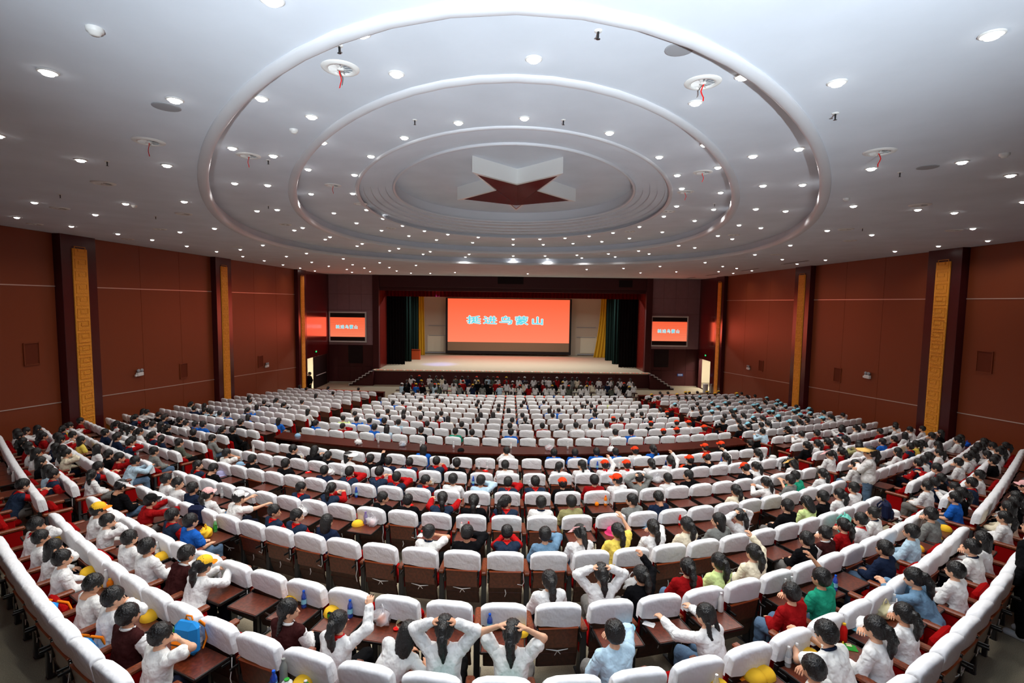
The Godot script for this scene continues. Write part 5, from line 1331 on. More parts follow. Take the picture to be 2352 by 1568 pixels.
const CAP_WORDS := {"yellow": "yellow-capped", "orange": "orange-capped", "bluecap": "blue-capped", "pinkcap": "pink-capped", "whitecap": "white-capped", "blackcap": "black-capped", "whitevisor": "white-visored", "pinkvisor": "pink-visored", "strawvisor": "straw-visored"}
var poses := {}
var head_mb: MB
var head_low: MB
var hand_mb: MB
var hairs := {}
var fold_noise := FastNoiseLite.new()
var hairs_low := {}
var cap_meshes := {}
var eyes_mesh: ArrayMesh
var shoe_mb: MB

func make_head(cell: float) -> MB:
	var f := Field.new(Vector3(-0.11, -0.17, -0.13), Vector3(0.11, 0.13, 0.13), cell)
	f.ell(Vector3(0, 0.022, 0.012), Vector3(0.073, 0.083, 0.088))
	f.ell(Vector3(0, -0.045, -0.028), Vector3(0.053, 0.056, 0.058), 0.03)
	f.cap(Vector3(0, -0.06, 0.015), Vector3(0, -0.15, 0.022), 0.04, 0.043, 0.02)
	for s in [-1, 1]:
		f.ell(Vector3(s * 0.075, -0.012, 0.008), Vector3(0.010, 0.030, 0.019), 0.008)
		f.ell(Vector3(s * 0.031, -0.004, -0.096), Vector3(0.020, 0.013, 0.020), 0.012, -1)
	f.cap(Vector3(0, -0.002, -0.080), Vector3(0, -0.030, -0.094), 0.007, 0.011, 0.012)
	f.ell(Vector3(0, -0.058, -0.080), Vector3(0.021, 0.005, 0.008), 0.006)
	f.ell(Vector3(0, -0.069, -0.079), Vector3(0.017, 0.005, 0.008), 0.005)
	var b := MB.new()
	f.to(b)
	return b

func make_hair(kind: String, cell: float) -> ArrayMesh:
	var f := Field.new(Vector3(-0.14, -0.34, -0.14), Vector3(0.14, 0.15, 0.22), cell)
	f.ell(Vector3(0, 0.034, 0.020), Vector3(0.085, 0.088, 0.097))
	if kind == "l":
		f.ell(Vector3(0, -0.04, 0.045), Vector3(0.088, 0.10, 0.065), 0.04)
		f.ell(Vector3(0, -0.12, 0.06), Vector3(0.075, 0.09, 0.045), 0.04)
	elif kind != "b":
		f.ell(Vector3(0, -0.01, 0.05), Vector3(0.07, 0.07, 0.062), 0.03)
	else:
		f.ell(Vector3(0, -0.008, 0.045), Vector3(0.074, 0.065, 0.062), 0.03)
	# face, ears and nape stay free
	f.ell(Vector3(0, -0.035, -0.10), Vector3(0.074, 0.088, 0.085), 0.012, -1)
	for s in [-1, 1]: f.ell(Vector3(s * 0.085, -0.03, -0.012), Vector3(0.03, 0.045, 0.035), 0.012, -1)
	if kind == "b" or kind == "g" or kind == "p": f.cut(Vector3(0, -0.07, 0.05), Vector3(0, -0.94, -0.34))
	if kind == "p":
		f.cap(Vector3(0, 0.035, 0.105), Vector3(0, 0.035, 0.135), 0.028, 0.026, 0.02)
		f.cap(Vector3(0, 0.035, 0.135), Vector3(0, -0.05, 0.155), 0.028, 0.036, 0.02)
		f.cap(Vector3(0, -0.05, 0.155), Vector3(0.01, -0.15, 0.135), 0.036, 0.030, 0.02)
		f.cap(Vector3(0.01, -0.15, 0.135), Vector3(0.015, -0.24, 0.115), 0.030, 0.008, 0.02)
	if kind == "g":
		for s in [-1, 1]:
			for k in 7:
				f.ell(Vector3(s * (0.062 + 0.012 * sin(k * 0.6)), -0.05 - k * 0.034, 0.075 + 0.006 * k), Vector3(0.022, 0.024, 0.022) * (1.0 - 0.06 * k), 0.006)
	fold_noise.frequency = 1.0
	f.ruffle(fold_noise, 0.009, Vector3(62, 14, 62))
	f.ruffle(fold_noise, 0.005, Vector3(130, 30, 130))
	var b := MB.new()
	f.to(b)
	return b.mesh()

func make_hand() -> MB:
	var f := Field.new(Vector3(-0.06, -0.075, -0.16), Vector3(0.085, 0.04, 0.03), 0.0047)
	for x in [-0.021, -0.007, 0.007, 0.021]: f.cap(Vector3(x * 0.7, 0, -0.005), Vector3(x, 0.0, -0.068), 0.0135, 0.0125, 0.012)
	var base_x := [-0.027, -0.009, 0.009, 0.027]
	var ln := [0.042, 0.054, 0.058, 0.05]
	for k in 4:
		var a := Vector3(base_x[k], 0.002, -0.070)
		var p := a + Vector3(base_x[k] * 0.12, -0.010, -ln[k] * 0.55)
		var q := p + Vector3(0, -0.024, -ln[k] * 0.36)
		f.cap(a, p, 0.0082, 0.0076, 0.006)
		f.cap(p, q, 0.0076, 0.0066, 0.004)
	f.cap(Vector3(0.020, -0.004, -0.022), Vector3(0.045, -0.014, -0.046), 0.012, 0.0095, 0.012)
	f.cap(Vector3(0.045, -0.014, -0.046), Vector3(0.046, -0.024, -0.074), 0.0092, 0.0075, 0.005)
	var b := MB.new()
	f.to(b)
	return b

func make_cap_meshes() -> void:
	# worn and lying caps share these: crown dome, brim, button
	var crown := MB.new()
	var rows := []
	for k in 8:
		var t := k / 7.0 * PI * 0.5
		var ring := []
		for q in 18:
			var an := TAU * q / 18.0
			var puff := 1.0 + 0.015 * cos(an * 6.0)
			ring.append(Vector3(sin(an) * 0.093 * cos(t) * puff, 0.088 * pow(sin(t), 0.85) , cos(an) * 0.104 * cos(t) * puff))
		rows.append(ring)
	crown.sheet(rows, true)
	cap_meshes.crown = crown.mesh()
	var brim := MB.new()
	var br := []
	for k in 5:
		var row := []
		for q in 13:
			var an := lerpf(-1.15, 1.15, q / 12.0)
			var r := k / 4.0
			var x := sin(an) * (0.092 + r * 0.012)
			var z := -cos(an) * 0.102 - r * 0.075 * (1.0 - pow(absf(an) / 1.25, 2.2))
			row.append(Vector3(x, 0.008 - r * 0.022 - absf(x) * absf(x) * 1.6, z))
		br.append(row)
	brim.sheet(br)
	cap_meshes.brim = brim.mesh()
	var badge := MB.new()
	badge.lathe([Vector2(0.0, 0.004), Vector2(0.024, 0.003), Vector2(0.026, 0.0)], 14, Vector3(0, 0.046, -0.097), Basis(Vector3.RIGHT, -1.12))
	cap_meshes.badge = badge.mesh()
	# sun visor: band and wide brim
	var band := MB.new()
	var r0 := []; var r1 := []
	for q in 24:
		var an := TAU * q / 24.0
		r0.append(Vector3(sin(an) * 0.092, 0.0, cos(an) * 0.103)); r1.append(Vector3(sin(an) * 0.089, 0.042, cos(an) * 0.099))
	band.sheet([r0, r1], true)
	cap_meshes.band = band.mesh()
	var wide := MB.new()
	var wr := []
	for k in 5:
		var row := []
		for q in 17:
			var an := lerpf(-1.6, 1.6, q / 16.0)
			var r := k / 4.0
			var reach := 0.13 * (1.0 - pow(absf(an) / 1.75, 2.5))
			row.append(Vector3(sin(an) * (0.092 + r * reach * 0.7), 0.02 - r * 0.045, -cos(an) * 0.103 - r * reach))
		wr.append(row)
	wide.sheet(wr)
	cap_meshes.wide = wide.mesh()
	# soft bucket hat
	var hat := MB.new()
	hat.lathe([Vector2(0.0, 0.095), Vector2(0.06, 0.094), Vector2(0.085, 0.08), Vector2(0.097, 0.03), Vector2(0.10, 0.012), Vector2(0.125, 0.0), Vector2(0.165, -0.022)], 24)
	cap_meshes.hat = hat.mesh()

func ik(a: Vector3, c: Vector3, l1: float, l2: float, pole: Vector3) -> Vector3:
	var d := c - a
	var L := clampf(d.length(), 0.05, l1 + l2 - 0.004)
	var dir := d.normalized()
	var x := (l1 * l1 - l2 * l2 + L * L) / (2.0 * L)
	var hh := sqrt(maxf(l1 * l1 - x * x, 0.0))
	var perp := (pole - dir * pole.dot(dir)).normalized()
	return a + dir * x + perp * hh

func pose_spec(kind: String) -> Dictionary:
	var s := {"hip": Vector3(0, 0.545, -0.29), "lean": 0.06, "side": 0.0, "yaw": 0.0, "nod": 0.0, "roll": 0.0, "stand": false,
		"wl": Vector3(-0.09, 0.63, -0.55), "wr": Vector3(0.09, 0.63, -0.55), "pl": Vector3(-0.7, -0.6, 0.4), "pr": Vector3(0.7, -0.6, 0.4)}
	match kind:
		"left": s.yaw = 0.85; s.side = -0.06
		"right": s.yaw = -0.95; s.side = 0.06
		"down": s.nod = -0.5; s.lean = 0.16
		"tray":
			s.lean = 0.42; s.nod = -0.12; s.hip.z = -0.36
			s.wl = Vector3(-0.07, 0.82, -0.80); s.wr = Vector3(0.09, 0.82, -0.83)
		"eat":
			s.lean = 0.14; s.nod = -0.08; s.yaw = -0.12
			s.wr = Vector3(0.055, 0.955, -0.475); s.pr = Vector3(1.0, -0.35, 0.1)
		"raise":
			s.lean = 0.12; s.yaw = 0.1
			s.wr = Vector3(0.20, 1.12, -0.58); s.pr = Vector3(0.9, -0.4, 0.1)
		"head":
			s.lean = 0.20; s.nod = -0.18; s.hip.z = -0.34
			s.wl = Vector3(-0.115, 1.10, -0.42); s.wr = Vector3(0.115, 1.10, -0.42); s.pl = Vector3(-1.0, 0.15, -0.2); s.pr = Vector3(1.0, 0.15, -0.2)
		"reach":
			s.lean = 0.34; s.yaw = 0.15
			s.wl = Vector3(-0.26, 0.86, -0.76); s.wr = Vector3(0.22, 0.84, -0.80)
		"slump":
			s.lean = 0.34; s.side = 0.5; s.roll = 0.1; s.nod = -0.2
			s.wl = Vector3(0.12, 0.66, -0.62); s.wr = Vector3(0.36, 0.62, -0.52)
		"stand":
			s.stand = true; s.hip = Vector3(0, 0.70, 0); s.lean = 0.02
			s.wl = Vector3(-0.22, 0.64, -0.04); s.wr = Vector3(0.22, 0.64, -0.06); s.pl = Vector3(-0.6, 0, 0.8); s.pr = Vector3(0.6, 0, 0.8)
		"fold":
			s.stand = true; s.hip = Vector3(0, 0.70, 0); s.lean = 0.02; s.yaw = 0.2
			s.wl = Vector3(0.05, 0.90, -0.19); s.wr = Vector3(-0.05, 0.86, -0.20); s.pl = Vector3(-0.9, -0.5, 0.1); s.pr = Vector3(0.9, -0.5, 0.1)
	return s

func hand_frame(elbow: Vector3, wrist: Vector3, left: bool) -> Transform3D:
	var z := -(wrist - elbow).normalized()
	var up := Vector3.UP if absf(z.y) < 0.9 else Vector3(0, 0, 1)
	var x := up.cross(z).normalized()
	var y := z.cross(x)
	var bs := Basis(x, y, z)
	if not left: bs = bs * Basis.from_scale(Vector3(-1, 1, 1))
	return Transform3D(bs, wrist - z * -0.0 + z * 0.004)

func make_pose(kind: String, low := false) -> Dictionary:
	var key := kind + ("_low" if low else "")
	if poses.has(key): return poses[key]
	var s := pose_spec(kind)
	var turn := Basis(Vector3(0, 0, 1), -s.side) * Basis(Vector3.RIGHT, -s.lean)
	var u := turn * Vector3.UP
	var R := turn * Vector3.RIGHT
	var hip: Vector3 = s.hip
	var chest := hip + u * 0.235
	var neck := hip + u * 0.35
	var sh := [hip + u * 0.315 - R * 0.145, hip + u * 0.315 + R * 0.145]
	var wrist := [s.wl, s.wr]
	var pole := [s.pl, s.pr]
	var elbow := []
	for k in 2:
		var e := ik(sh[k], wrist[k], 0.215, 0.195, pole[k])
		elbow.append(e)
		wrist[k] = e + (wrist[k] - e).normalized() * 0.195
	var hb := Basis(Vector3.UP, s.yaw) * Basis(Vector3(0, 0, 1), -s.side * 0.5 + s.roll) * Basis(Vector3.RIGHT, -s.lean * 0.4 + s.nod)
	var head := Transform3D(hb, neck + (u * 0.6 + Vector3.UP * 0.4).normalized() * 0.145 + Vector3(0, 0, -0.012))
	var hj := [hip + Vector3(-0.075, -0.02, 0), hip + Vector3(0.075, -0.02, 0)]
	var knee := []
	var ankle := []
	for k in 2:
		var sx := -1.0 if k == 0 else 1.0
		if s.stand:
			knee.append(Vector3(sx * 0.08, 0.39, -0.015)); ankle.append(Vector3(sx * 0.085, 0.065, 0.01))
		else:
			knee.append(Vector3(sx * 0.115, 0.535, hip.z - 0.34)); ankle.append(Vector3(sx * 0.11, 0.085, hip.z - 0.37))
	var cell := 0.036 if low else 0.0185
	var lo := Vector3(1e9, 1e9, 1e9)
	var hi := -lo
	for p in [hip, chest, neck, head.origin, sh[0], sh[1], elbow[0], elbow[1], wrist[0], wrist[1], knee[0], knee[1], ankle[0], ankle[1]]:
		lo = lo.min(p); hi = hi.max(p)
	var pad := Vector3(0.17, 0.17, 0.17)
	# skin
	var f := Field.new(lo - pad, hi + pad, cell)
	torso(f, hip, chest, neck, sh, R, 0.0)
	f.cap(neck, head.origin + head.basis * Vector3(0, -0.10, 0.016), 0.045, 0.04, 0.03)
	for k in 2:
		f.cap(sh[k], elbow[k], 0.041, 0.034, 0.025)
		f.cap(elbow[k], wrist[k], 0.034, 0.022, 0.02)
		f.cap(hj[k], knee[k], 0.072, 0.052, 0.03)
		f.cap(knee[k], ankle[k], 0.050, 0.033, 0.02)
	var b := MB.new()
	f.to(b)
	b.add(head_low if low else head_mb, head)
	if not low:
		for k in 2: b.add(hand_mb, hand_frame(elbow[k], wrist[k], k == 0))
	# clothes
	var tf := Field.new((hip.min(chest).min(sh[0]).min(sh[1]).min(neck)) - pad, hip.max(chest).max(sh[0]).max(sh[1]).max(neck) + pad, cell)
	torso(tf, hip, chest, neck - u * 0.02, sh, R, 0.016)
	tf.cap(hip - R * 0.06 - u * 0.03, hip + R * 0.06 - u * 0.03, 0.108, 0.108, 0.04)
	if not low: tf.ruffle(fold_noise, 0.016, Vector3(13, 9, 13))
	tf.cut(neck + u * 0.035, u)
	var tb := MB.new()
	tf.to(tb)
	var out := {"head": head, "body": b.mesh(), "shirt": tb.mesh(), "neck": Transform3D(turn, neck)}
	var slv := {}
	for long in [0, 1]:
		for k in 2:
			var mid: Vector3 = sh[k].lerp(elbow[k], 0.62)
			var end: Vector3 = wrist[k] if long else mid
			var sf := Field.new(sh[k].min(elbow[k]).min(end) - Vector3(0.11, 0.11, 0.11), sh[k].max(elbow[k]).max(end) + Vector3(0.11, 0.11, 0.11), cell)
			if long:
				sf.cap(sh[k].lerp(elbow[k], 0.14), elbow[k], 0.053, 0.052, 0.03)
				sf.cap(elbow[k], elbow[k].lerp(wrist[k], 0.93), 0.051, 0.040, 0.02)
			else: sf.cap(sh[k].lerp(elbow[k], 0.14), mid, 0.054, 0.060, 0.03)
			if not low: sf.ruffle(fold_noise, 0.016, Vector3(16, 16, 16))
			var sb := MB.new()
			sf.to(sb)
			slv["%d%d" % [long, k]] = sb.mesh()
	out.sleeves = slv
	var pf := Field.new(hip.min(knee[0]).min(ankle[0]) - pad, hip.max(knee[1]).max(ankle[1]) + pad, cell)
	pf.cap(hip - R * 0.055, hip + R * 0.055, 0.098, 0.098, 0.04)
	for k in 2:
		pf.cap(hj[k], knee[k], 0.086, 0.068, 0.03)
		pf.cap(knee[k], ankle[k] + Vector3(0, 0.02, 0), 0.066, 0.052, 0.02)
	if not low: pf.ruffle(fold_noise, 0.014, Vector3(14, 14, 14))
	var pb := MB.new()
	pf.to(pb)
	out.trousers = pb.mesh()
	var shoes := []
	for k in 2:
		var sb2 := MB.new()
		sb2.add(shoe_mb, Transform3D(Basis(), Vector3(ankle[k].x, 0.0, ankle[k].z)))
		shoes.append(sb2.mesh())
	out.shoes = shoes
	# collar ring
	var cb := MB.new()
	var ring := []
	for q in 15:
		var an := TAU * q / 14.0
		ring.append(neck + turn * Vector3(sin(an) * 0.058, 0.022 + 0.010 * cos(an), cos(an) * 0.056 + 0.004))
	cb.tube(ring, [0.014], 6, false)
	out.collar = cb.mesh()
	var scf := MB.new()
	scf.tri(neck + turn * Vector3(-0.055, 0.02, 0.06), neck + turn * Vector3(0.0, -0.03, 0.096), neck + turn * Vector3(0.055, 0.02, 0.06))
	scf.tube(ring, [0.015], 6, false)
	out.scarf = scf.mesh()
	poses[key] = out
	return out

func torso(f: Field, hip: Vector3, chest: Vector3, neck: Vector3, sh: Array, R: Vector3, more: float) -> void:
	f.cap(hip - R * 0.055, hip + R * 0.055, 0.085 + more, 0.085 + more, 0.04)
	for e in [-1.0, 1.0]: f.cap(hip + R * e * 0.045, chest + R * e * 0.058, 0.080 + more, 0.080 + more, 0.05)
	for k in 2: f.cap(chest.lerp(neck, 0.45), sh[k], 0.058 + more, 0.044 + more * 0.85, 0.04)
	f.cap(chest, neck, 0.075 + more, 0.050 + more * 0.4, 0.04)

func wear(o: Node3D, cap: String, head: Transform3D) -> void:
	if cap == "": return
	var cloth: Array = {"yellow": ["dye_yellow", "dye_orange"], "orange": ["dye_vermilion", "dye_vermilion"], "bluecap": ["dye_sky", "dye_sky"], "pinkcap": ["dye_pink", "dye_pink"], "whitecap": ["dye_white", "dye_white"], "blackcap": ["dye_black", "dye_black"], "whitevisor": ["dye_white", "dye_white"], "pinkvisor": ["dye_pink", "dye_pink"], "strawvisor": ["dye_straw", "dye_straw"]}[cap]
	var seat := head * Transform3D(Basis(Vector3.RIGHT, 0.12), Vector3(0, 0.045, 0.015))
	if cap.ends_with("visor"):
		var band := put("sun_visor", cap_meshes.band, M[cloth[0]], o)
		band.transform = seat
		put("wide_brim", cap_meshes.wide, M[cloth[1]], band)
	else:
		var crown := put("cap", cap_meshes.crown, M[cloth[0]], o)
		crown.transform = seat
		put("peak", cap_meshes.brim, M[cloth[1]], crown)

func person(kind: String, hair: String, shirt: String, cap: String, pants: String, seed_: int) -> Node3D:
	var p := make_pose(kind)
	var o := Node3D.new()
	var skin: Material = M.skin if seed_ % 3 else M.skin_tan
	put("body", p.body, skin, o)
	var hr := put("hair", hairs[hair], M.hair_black, o)
	hr.transform = p.head
	var q: Array = SHIRTS[shirt]
	put("top", p.shirt, M["cloth_%s" % (q[0] as Color).to_html(false)], o)
	for k in 2: put("sleeve", p.sleeves["%d%d" % [1 if q[2] else 0, k]], M["cloth_%s" % (q[1] as Color).to_html(false)], o)
	put("trousers", p.trousers, M[pants], o)
	for k in 2: put("shoe", p.shoes[k], M.shoe_white if seed_ % 2 else M.shoe_black, o)
	if shirt == "v" or shirt == "w" and seed_ % 7 == 0: put("red_scarf", p.scarf, M.ribbon_red, o)
	elif shirt == "sk": put("collar", p.collar, M["cloth_%s" % (SHIRTS.nv[0] as Color).to_html(false)], o)
	elif shirt == "bv": put("collar", p.collar, M["cloth_%s" % (SHIRTS.w[0] as Color).to_html(false)], o)
	var ey := put("eyes", eyes_mesh, M.eye_dark, o)
	ey.transform = p.head
	wear(o, cap, p.head)
	return o

func audience(list: Array) -> void:
	head_mb = make_head(0.0066)
	head_low = make_head(0.017)
	hand_mb = make_hand()
	for k in ["b", "p", "l", "g"]:
		hairs[k] = make_hair(k, 0.0075)
		hairs_low[k] = make_hair(k, 0.019)
	make_cap_meshes()
	var eb := MB.new()
	for s in [-1, 1]: eb.lathe([Vector2(0.0, 0.004), Vector2(0.009, 0.002), Vector2(0.010, -0.004), Vector2(0.0, -0.006)], 8, Vector3(s * 0.031, -0.004, -0.0775), Basis(Vector3.RIGHT, -PI / 2) * Basis.from_scale(Vector3(1.2, 1, 0.7)))
	eyes_mesh = eb.mesh()
	var sf := Field.new(Vector3(-0.08, -0.03, -0.22), Vector3(0.08, 0.16, 0.10), 0.014)
	sf.cap(Vector3(0, 0.035, 0.02), Vector3(0, 0.035, -0.13), 0.038, 0.036, 0.03)
	sf.cap(Vector3(0, 0.05, 0.02), Vector3(0, 0.085, 0.005), 0.042, 0.046, 0.03)
	sf.cut(Vector3.ZERO, Vector3.DOWN)
	shoe_mb = MB.new()
	sf.to(shoe_mb)
	var sorted := []
	for q in list: sorted.append(q + [seat_at["%s:%d" % [q[0], q[1]]]])
	sorted.sort_custom(func(a, b): return a[-1].d < b[-1].d)
	var far := {}
	var pants := ["pants_navy", "pants_black", "pants_denim", "pants_grey"]
	for k in sorted.size():
		var q: Array = sorted[k]
		var s: Dictionary = q[-1]
		var kind: String = q[4]
		if k < 290:
			var o := person(kind, q[2], q[3], q[5], pants[(k * 7) % 4], k)
			o.name = numbered("person")
			add_child(o)
			var sc := 0.96 + 0.10 * rng.randf()
			o.transform = s.t * Transform3D(Basis(Vector3.UP, rng.randf_range(-0.16, 0.16)).scaled(Vector3(sc, sc, sc)), Vector3(rng.randf_range(-0.03, 0.03), 0.545 * (1.0 - sc), 0))
			var label := "%s %s in %s, %s" % [CAP_WORDS.get(q[5], POSE_WORDS[kind]), HAIR_WORDS[q[2]], SHIRTS[q[3]][3], spot(s)]
			tag(o, label, "person", "children in the audience")
		else:
			var key := "%s|%s|%s|%d" % [q[2], q[3], q[5], k % 2]
			if not far.has(key): far[key] = []
			far[key].append(s.t * Transform3D(Basis(Vector3.UP, rng.randf_range(-0.3, 0.3)), Vector3(rng.randf_range(-0.04, 0.04), 0, 0)))
	# the group on benches before the stage
	var tops := ["w", "w", "w", "k", "nv", "w", "rd", "k", "cr", "bl", "lb", "w", "cm", "gr"]
	for k in 84:
		var rowk := k % 3
		var x := -8.4 + (k / 3) * 0.64 + rng.randf_range(-0.25, 0.25) + rowk * 0.25
		var d := 37.2 + rowk * 1.35 + rng.randf_range(-0.15, 0.15)
		var cap: String = ["", "", "orange", "", "", "", "yellow", "", "", "whitecap"][rng.randi() % 10]
		var key := "%s|%s|%s|%d" % ["bppl"[rng.randi() % 4], tops[rng.randi() % tops.size()], cap, 0]
		if not far.has(key): far[key] = []
		far[key].append(Transform3D(Basis(Vector3.UP, rng.randf_range(-0.4, 0.4)).scaled(Vector3(1.08, 1.08, 1.08)), Vector3(x, maxf(rake(d), LOW) - 0.04 + 0.18 * rowk, -d)))
	var root := base("distant_audience")
	tag(root, "many more children seated in the rows and on benches before the stage", "people", "", "stuff")
	for key in far:
		var bits: PackedStringArray = (key as String).split("|")
		var p := make_pose("lap" if bits[3] == "0" else "tray", true)
		var am := ArrayMesh.new()
		var q: Array = SHIRTS[bits[1]]
		var lay := [[p.body, M.skin], [p.shirt, M["cloth_%s" % (q[0] as Color).to_html(false)]], [p.sleeves["10"], M["cloth_%s" % (q[1] as Color).to_html(false)]], [p.sleeves["11"], M["cloth_%s" % (q[1] as Color).to_html(false)]], [p.trousers, M.pants_navy]]
		for l in lay:
			am.add_surface_from_arrays(Mesh.PRIMITIVE_TRIANGLES, l[0].surface_get_arrays(0))
			am.surface_set_material(am.get_surface_count() - 1, l[1])
		var hb := MB.new()
		var src: Array = hairs_low[bits[0]].surface_get_arrays(0)
		placed_surface(am, src, p.head, M.hair_black)
		if bits[2] != "":
			var cm: Material = {"yellow": M.dye_yellow, "orange": M.dye_vermilion, "bluecap": M.dye_sky, "pinkcap": M.dye_pink, "whitecap": M.dye_white, "blackcap": M.dye_black}.get(bits[2], M.dye_white)
			var seat: Transform3D = p.head * Transform3D(Basis(Vector3.RIGHT, 0.12), Vector3(0, 0.045, 0.015))
			placed_surface(am, cap_meshes.crown.surface_get_arrays(0), seat, cm)
			placed_surface(am, cap_meshes.brim.surface_get_arrays(0), seat, cm)
		var mm := MultiMesh.new()
		mm.transform_format = MultiMesh.TRANSFORM_3D
		mm.mesh = am
		mm.instance_count = far[key].size()
		for k in far[key].size(): mm.set_instance_transform(k, far[key][k])
		var mi := MultiMeshInstance3D.new()
		mi.name = "children_alike"
		mi.multimesh = mm
		mi.set_meta("kind", "stuff")
		root.add_child(mi, true)
	# three plain benches under the front group
	for rowk in 3:
		var d := 37.2 + rowk * 1.35 - 0.1
		var y := maxf(rake(d), LOW) + 0.18 * rowk - 0.04
		var o := base("bench", Vector3(0.4, 0, -d))
		tag(o, "long low wooden bench under the %s row of children before the stage" % ["rear", "middle", "front"][rowk], "bench")
		put("bench_top", boxmesh(Vector3(0, y + 0.44, -0.2), Vector3(18.4, 0.05, 0.34), 0.01), M.shell_wood, o)
		for e in 9: put("bench_leg", boxmesh(Vector3(-8.8 + e * 2.2, (y + 0.42 + rake(d + 0.2)) * 0.5, -0.2), Vector3(0.06, y + 0.42 - rake(d + 0.2), 0.28), 0.005), M.leg_metal, o)
	# people on their feet
	var standing := [[Vector3(8.6, 0, -12.0), "fold", "p", "w", "strawvisor", 1.22, 0.9, "woman in white shirt and straw visor standing with folded arms, wide doorway wing aisle"],
		[Vector3(-16.1, 0, -40.5), "stand", "b", "k", "", 1.28, 2.4, "person in black standing before the narrow bright door gap"],
		[Vector3(7.0, 0, -6.6), "stand", "b", "k", "", 1.3, 0.4, "person in black trousers standing in the aisle behind the rearmost row"]]
	for q in standing:
		var o := person(q[1], q[2], q[3], q[4], "pants_denim" if q[3] == "w" else "pants_black", 5)
		o.name = numbered("person")
		add_child(o)
		var at: Vector3 = q[0]
		at.y = ground_at(at.x, -at.z)
		o.transform = Transform3D(Basis(Vector3.UP, q[6]).scaled(Vector3(q[5], q[5], q[5])), at)
		tag(o, q[7], "person")

func ground_at(x: float, d: float) -> float:
	var r := -1
	for k in ROWS.size():
		if d >= row_d(k, x) - 0.30: r = k
	if r < 0: return 3.2 - 0.094 * row_d(0, x)
	if r == ROWS.size() - 1: return maxf(lerpf(3.2 - 0.094 * row_d(r, x), LOW, clampf((d - row_d(r, x)) / (39.0 - row_d(r, x)), 0, 1)), LOW)
	return 3.2 - 0.094 * row_d(r, x)

func placed_surface(am: ArrayMesh, src: Array, t: Transform3D, m: Material) -> void:
	var v: PackedVector3Array = src[Mesh.ARRAY_VERTEX].duplicate()
	var n: PackedVector3Array = src[Mesh.ARRAY_NORMAL].duplicate()
	for k in v.size():
		v[k] = t * v[k]
		n[k] = (t.basis * n[k]).normalized()
	var a := src.duplicate()
	a[Mesh.ARRAY_VERTEX] = v
	a[Mesh.ARRAY_NORMAL] = n
	am.add_surface_from_arrays(Mesh.PRIMITIVE_TRIANGLES, a)
	am.surface_set_material(am.get_surface_count() - 1, m)

const ORDINALS := ["zeroth", "first", "second", "third", "fourth", "fifth", "sixth", "seventh", "eighth", "ninth", "tenth", "eleventh", "twelfth", "thirteenth", "fourteenth", "fifteenth", "sixteenth", "seventeenth", "eighteenth", "nineteenth", "twentieth", "twenty-first", "twenty-second", "twenty-third", "twenty-fourth", "twenty-fifth", "twenty-sixth", "twenty-seventh", "twenty-eighth", "twenty-ninth", "thirtieth", "thirty-first", "thirty-second", "thirty-third", "thirty-fourth"]
func short_row(r: int) -> String:
	if r == 0: return "rearmost row"
	if r < 7: return ORDINALS[r + 1] + " row from rear"
	if r == 7: return "long-desk row"
	if r == 8: return "row beside desk"
	if r == 18: return "front row"
	return ORDINALS[r - 8] + " row past desk"

# ---------------------------------------------------------------- things on the trays
var item_cache := {}

func bottle(m_body: String, m_cap: String, m_label: String, wide := 0.031, tall := 0.21) -> Node3D:
	var key := "%s%s%s%f" % [m_body, m_cap, m_label, wide]
	if item_cache.has(key): return item_cache[key].duplicate()
	var o := Node3D.new()
	var b := MB.new()
	b.lathe([Vector2(0.0, 0.002), Vector2(wide * 0.8, 0.0), Vector2(wide, 0.012), Vector2(wide, tall * 0.25), Vector2(wide * 0.93, tall * 0.4), Vector2(wide, tall * 0.55), Vector2(wide * 0.96, tall * 0.68), Vector2(wide * 0.5, tall * 0.85), Vector2(wide * 0.42, tall * 0.92)], 14)
	put("bottle_body", b.mesh(), M[m_body], o)
	var c := MB.new()
	c.lathe([Vector2(wide * 0.46, tall * 0.91), Vector2(wide * 0.48, tall * 0.99), Vector2(wide * 0.42, tall * 1.0), Vector2(0.0, tall * 1.0)], 12)
	put("screw_cap", c.mesh(), M[m_cap], o)
	if m_label:
		var l := MB.new()
		l.lathe([Vector2(wide * 1.02, tall * 0.25), Vector2(wide * 0.97, tall * 0.4), Vector2(wide * 1.02, tall * 0.52)], 14)
		put("paper_label", l.mesh(), M[m_label], o)
	item_cache[key] = o
	return o.duplicate()

func blob(r: Vector3, seed_: int, rough: float) -> ArrayMesh:
	var b := MB.new()
	noise.seed = seed_
	noise.frequency = 1.0
	var rows := []
	for k in 11:
		var t := k / 10.0 * PI
		var ring := []
		for q in 16:
			var an := TAU * q / 16.0
			var d := Vector3(sin(t) * cos(an), cos(t), sin(t) * sin(an))
			var w := 1.0 + rough * noise.get_noise_3dv(d * 2.2 + Vector3(seed_, 0, 0)) + rough * 0.5 * noise.get_noise_3dv(d * 6.0)
			var p := d * w
			p.y = maxf(p.y, -0.75)
			ring.append(Vector3(p.x * r.x, (p.y + 0.75) * r.y, p.z * r.z))
		rows.append(ring)
	b.sheet(rows, true, false, true)
	return b.mesh()

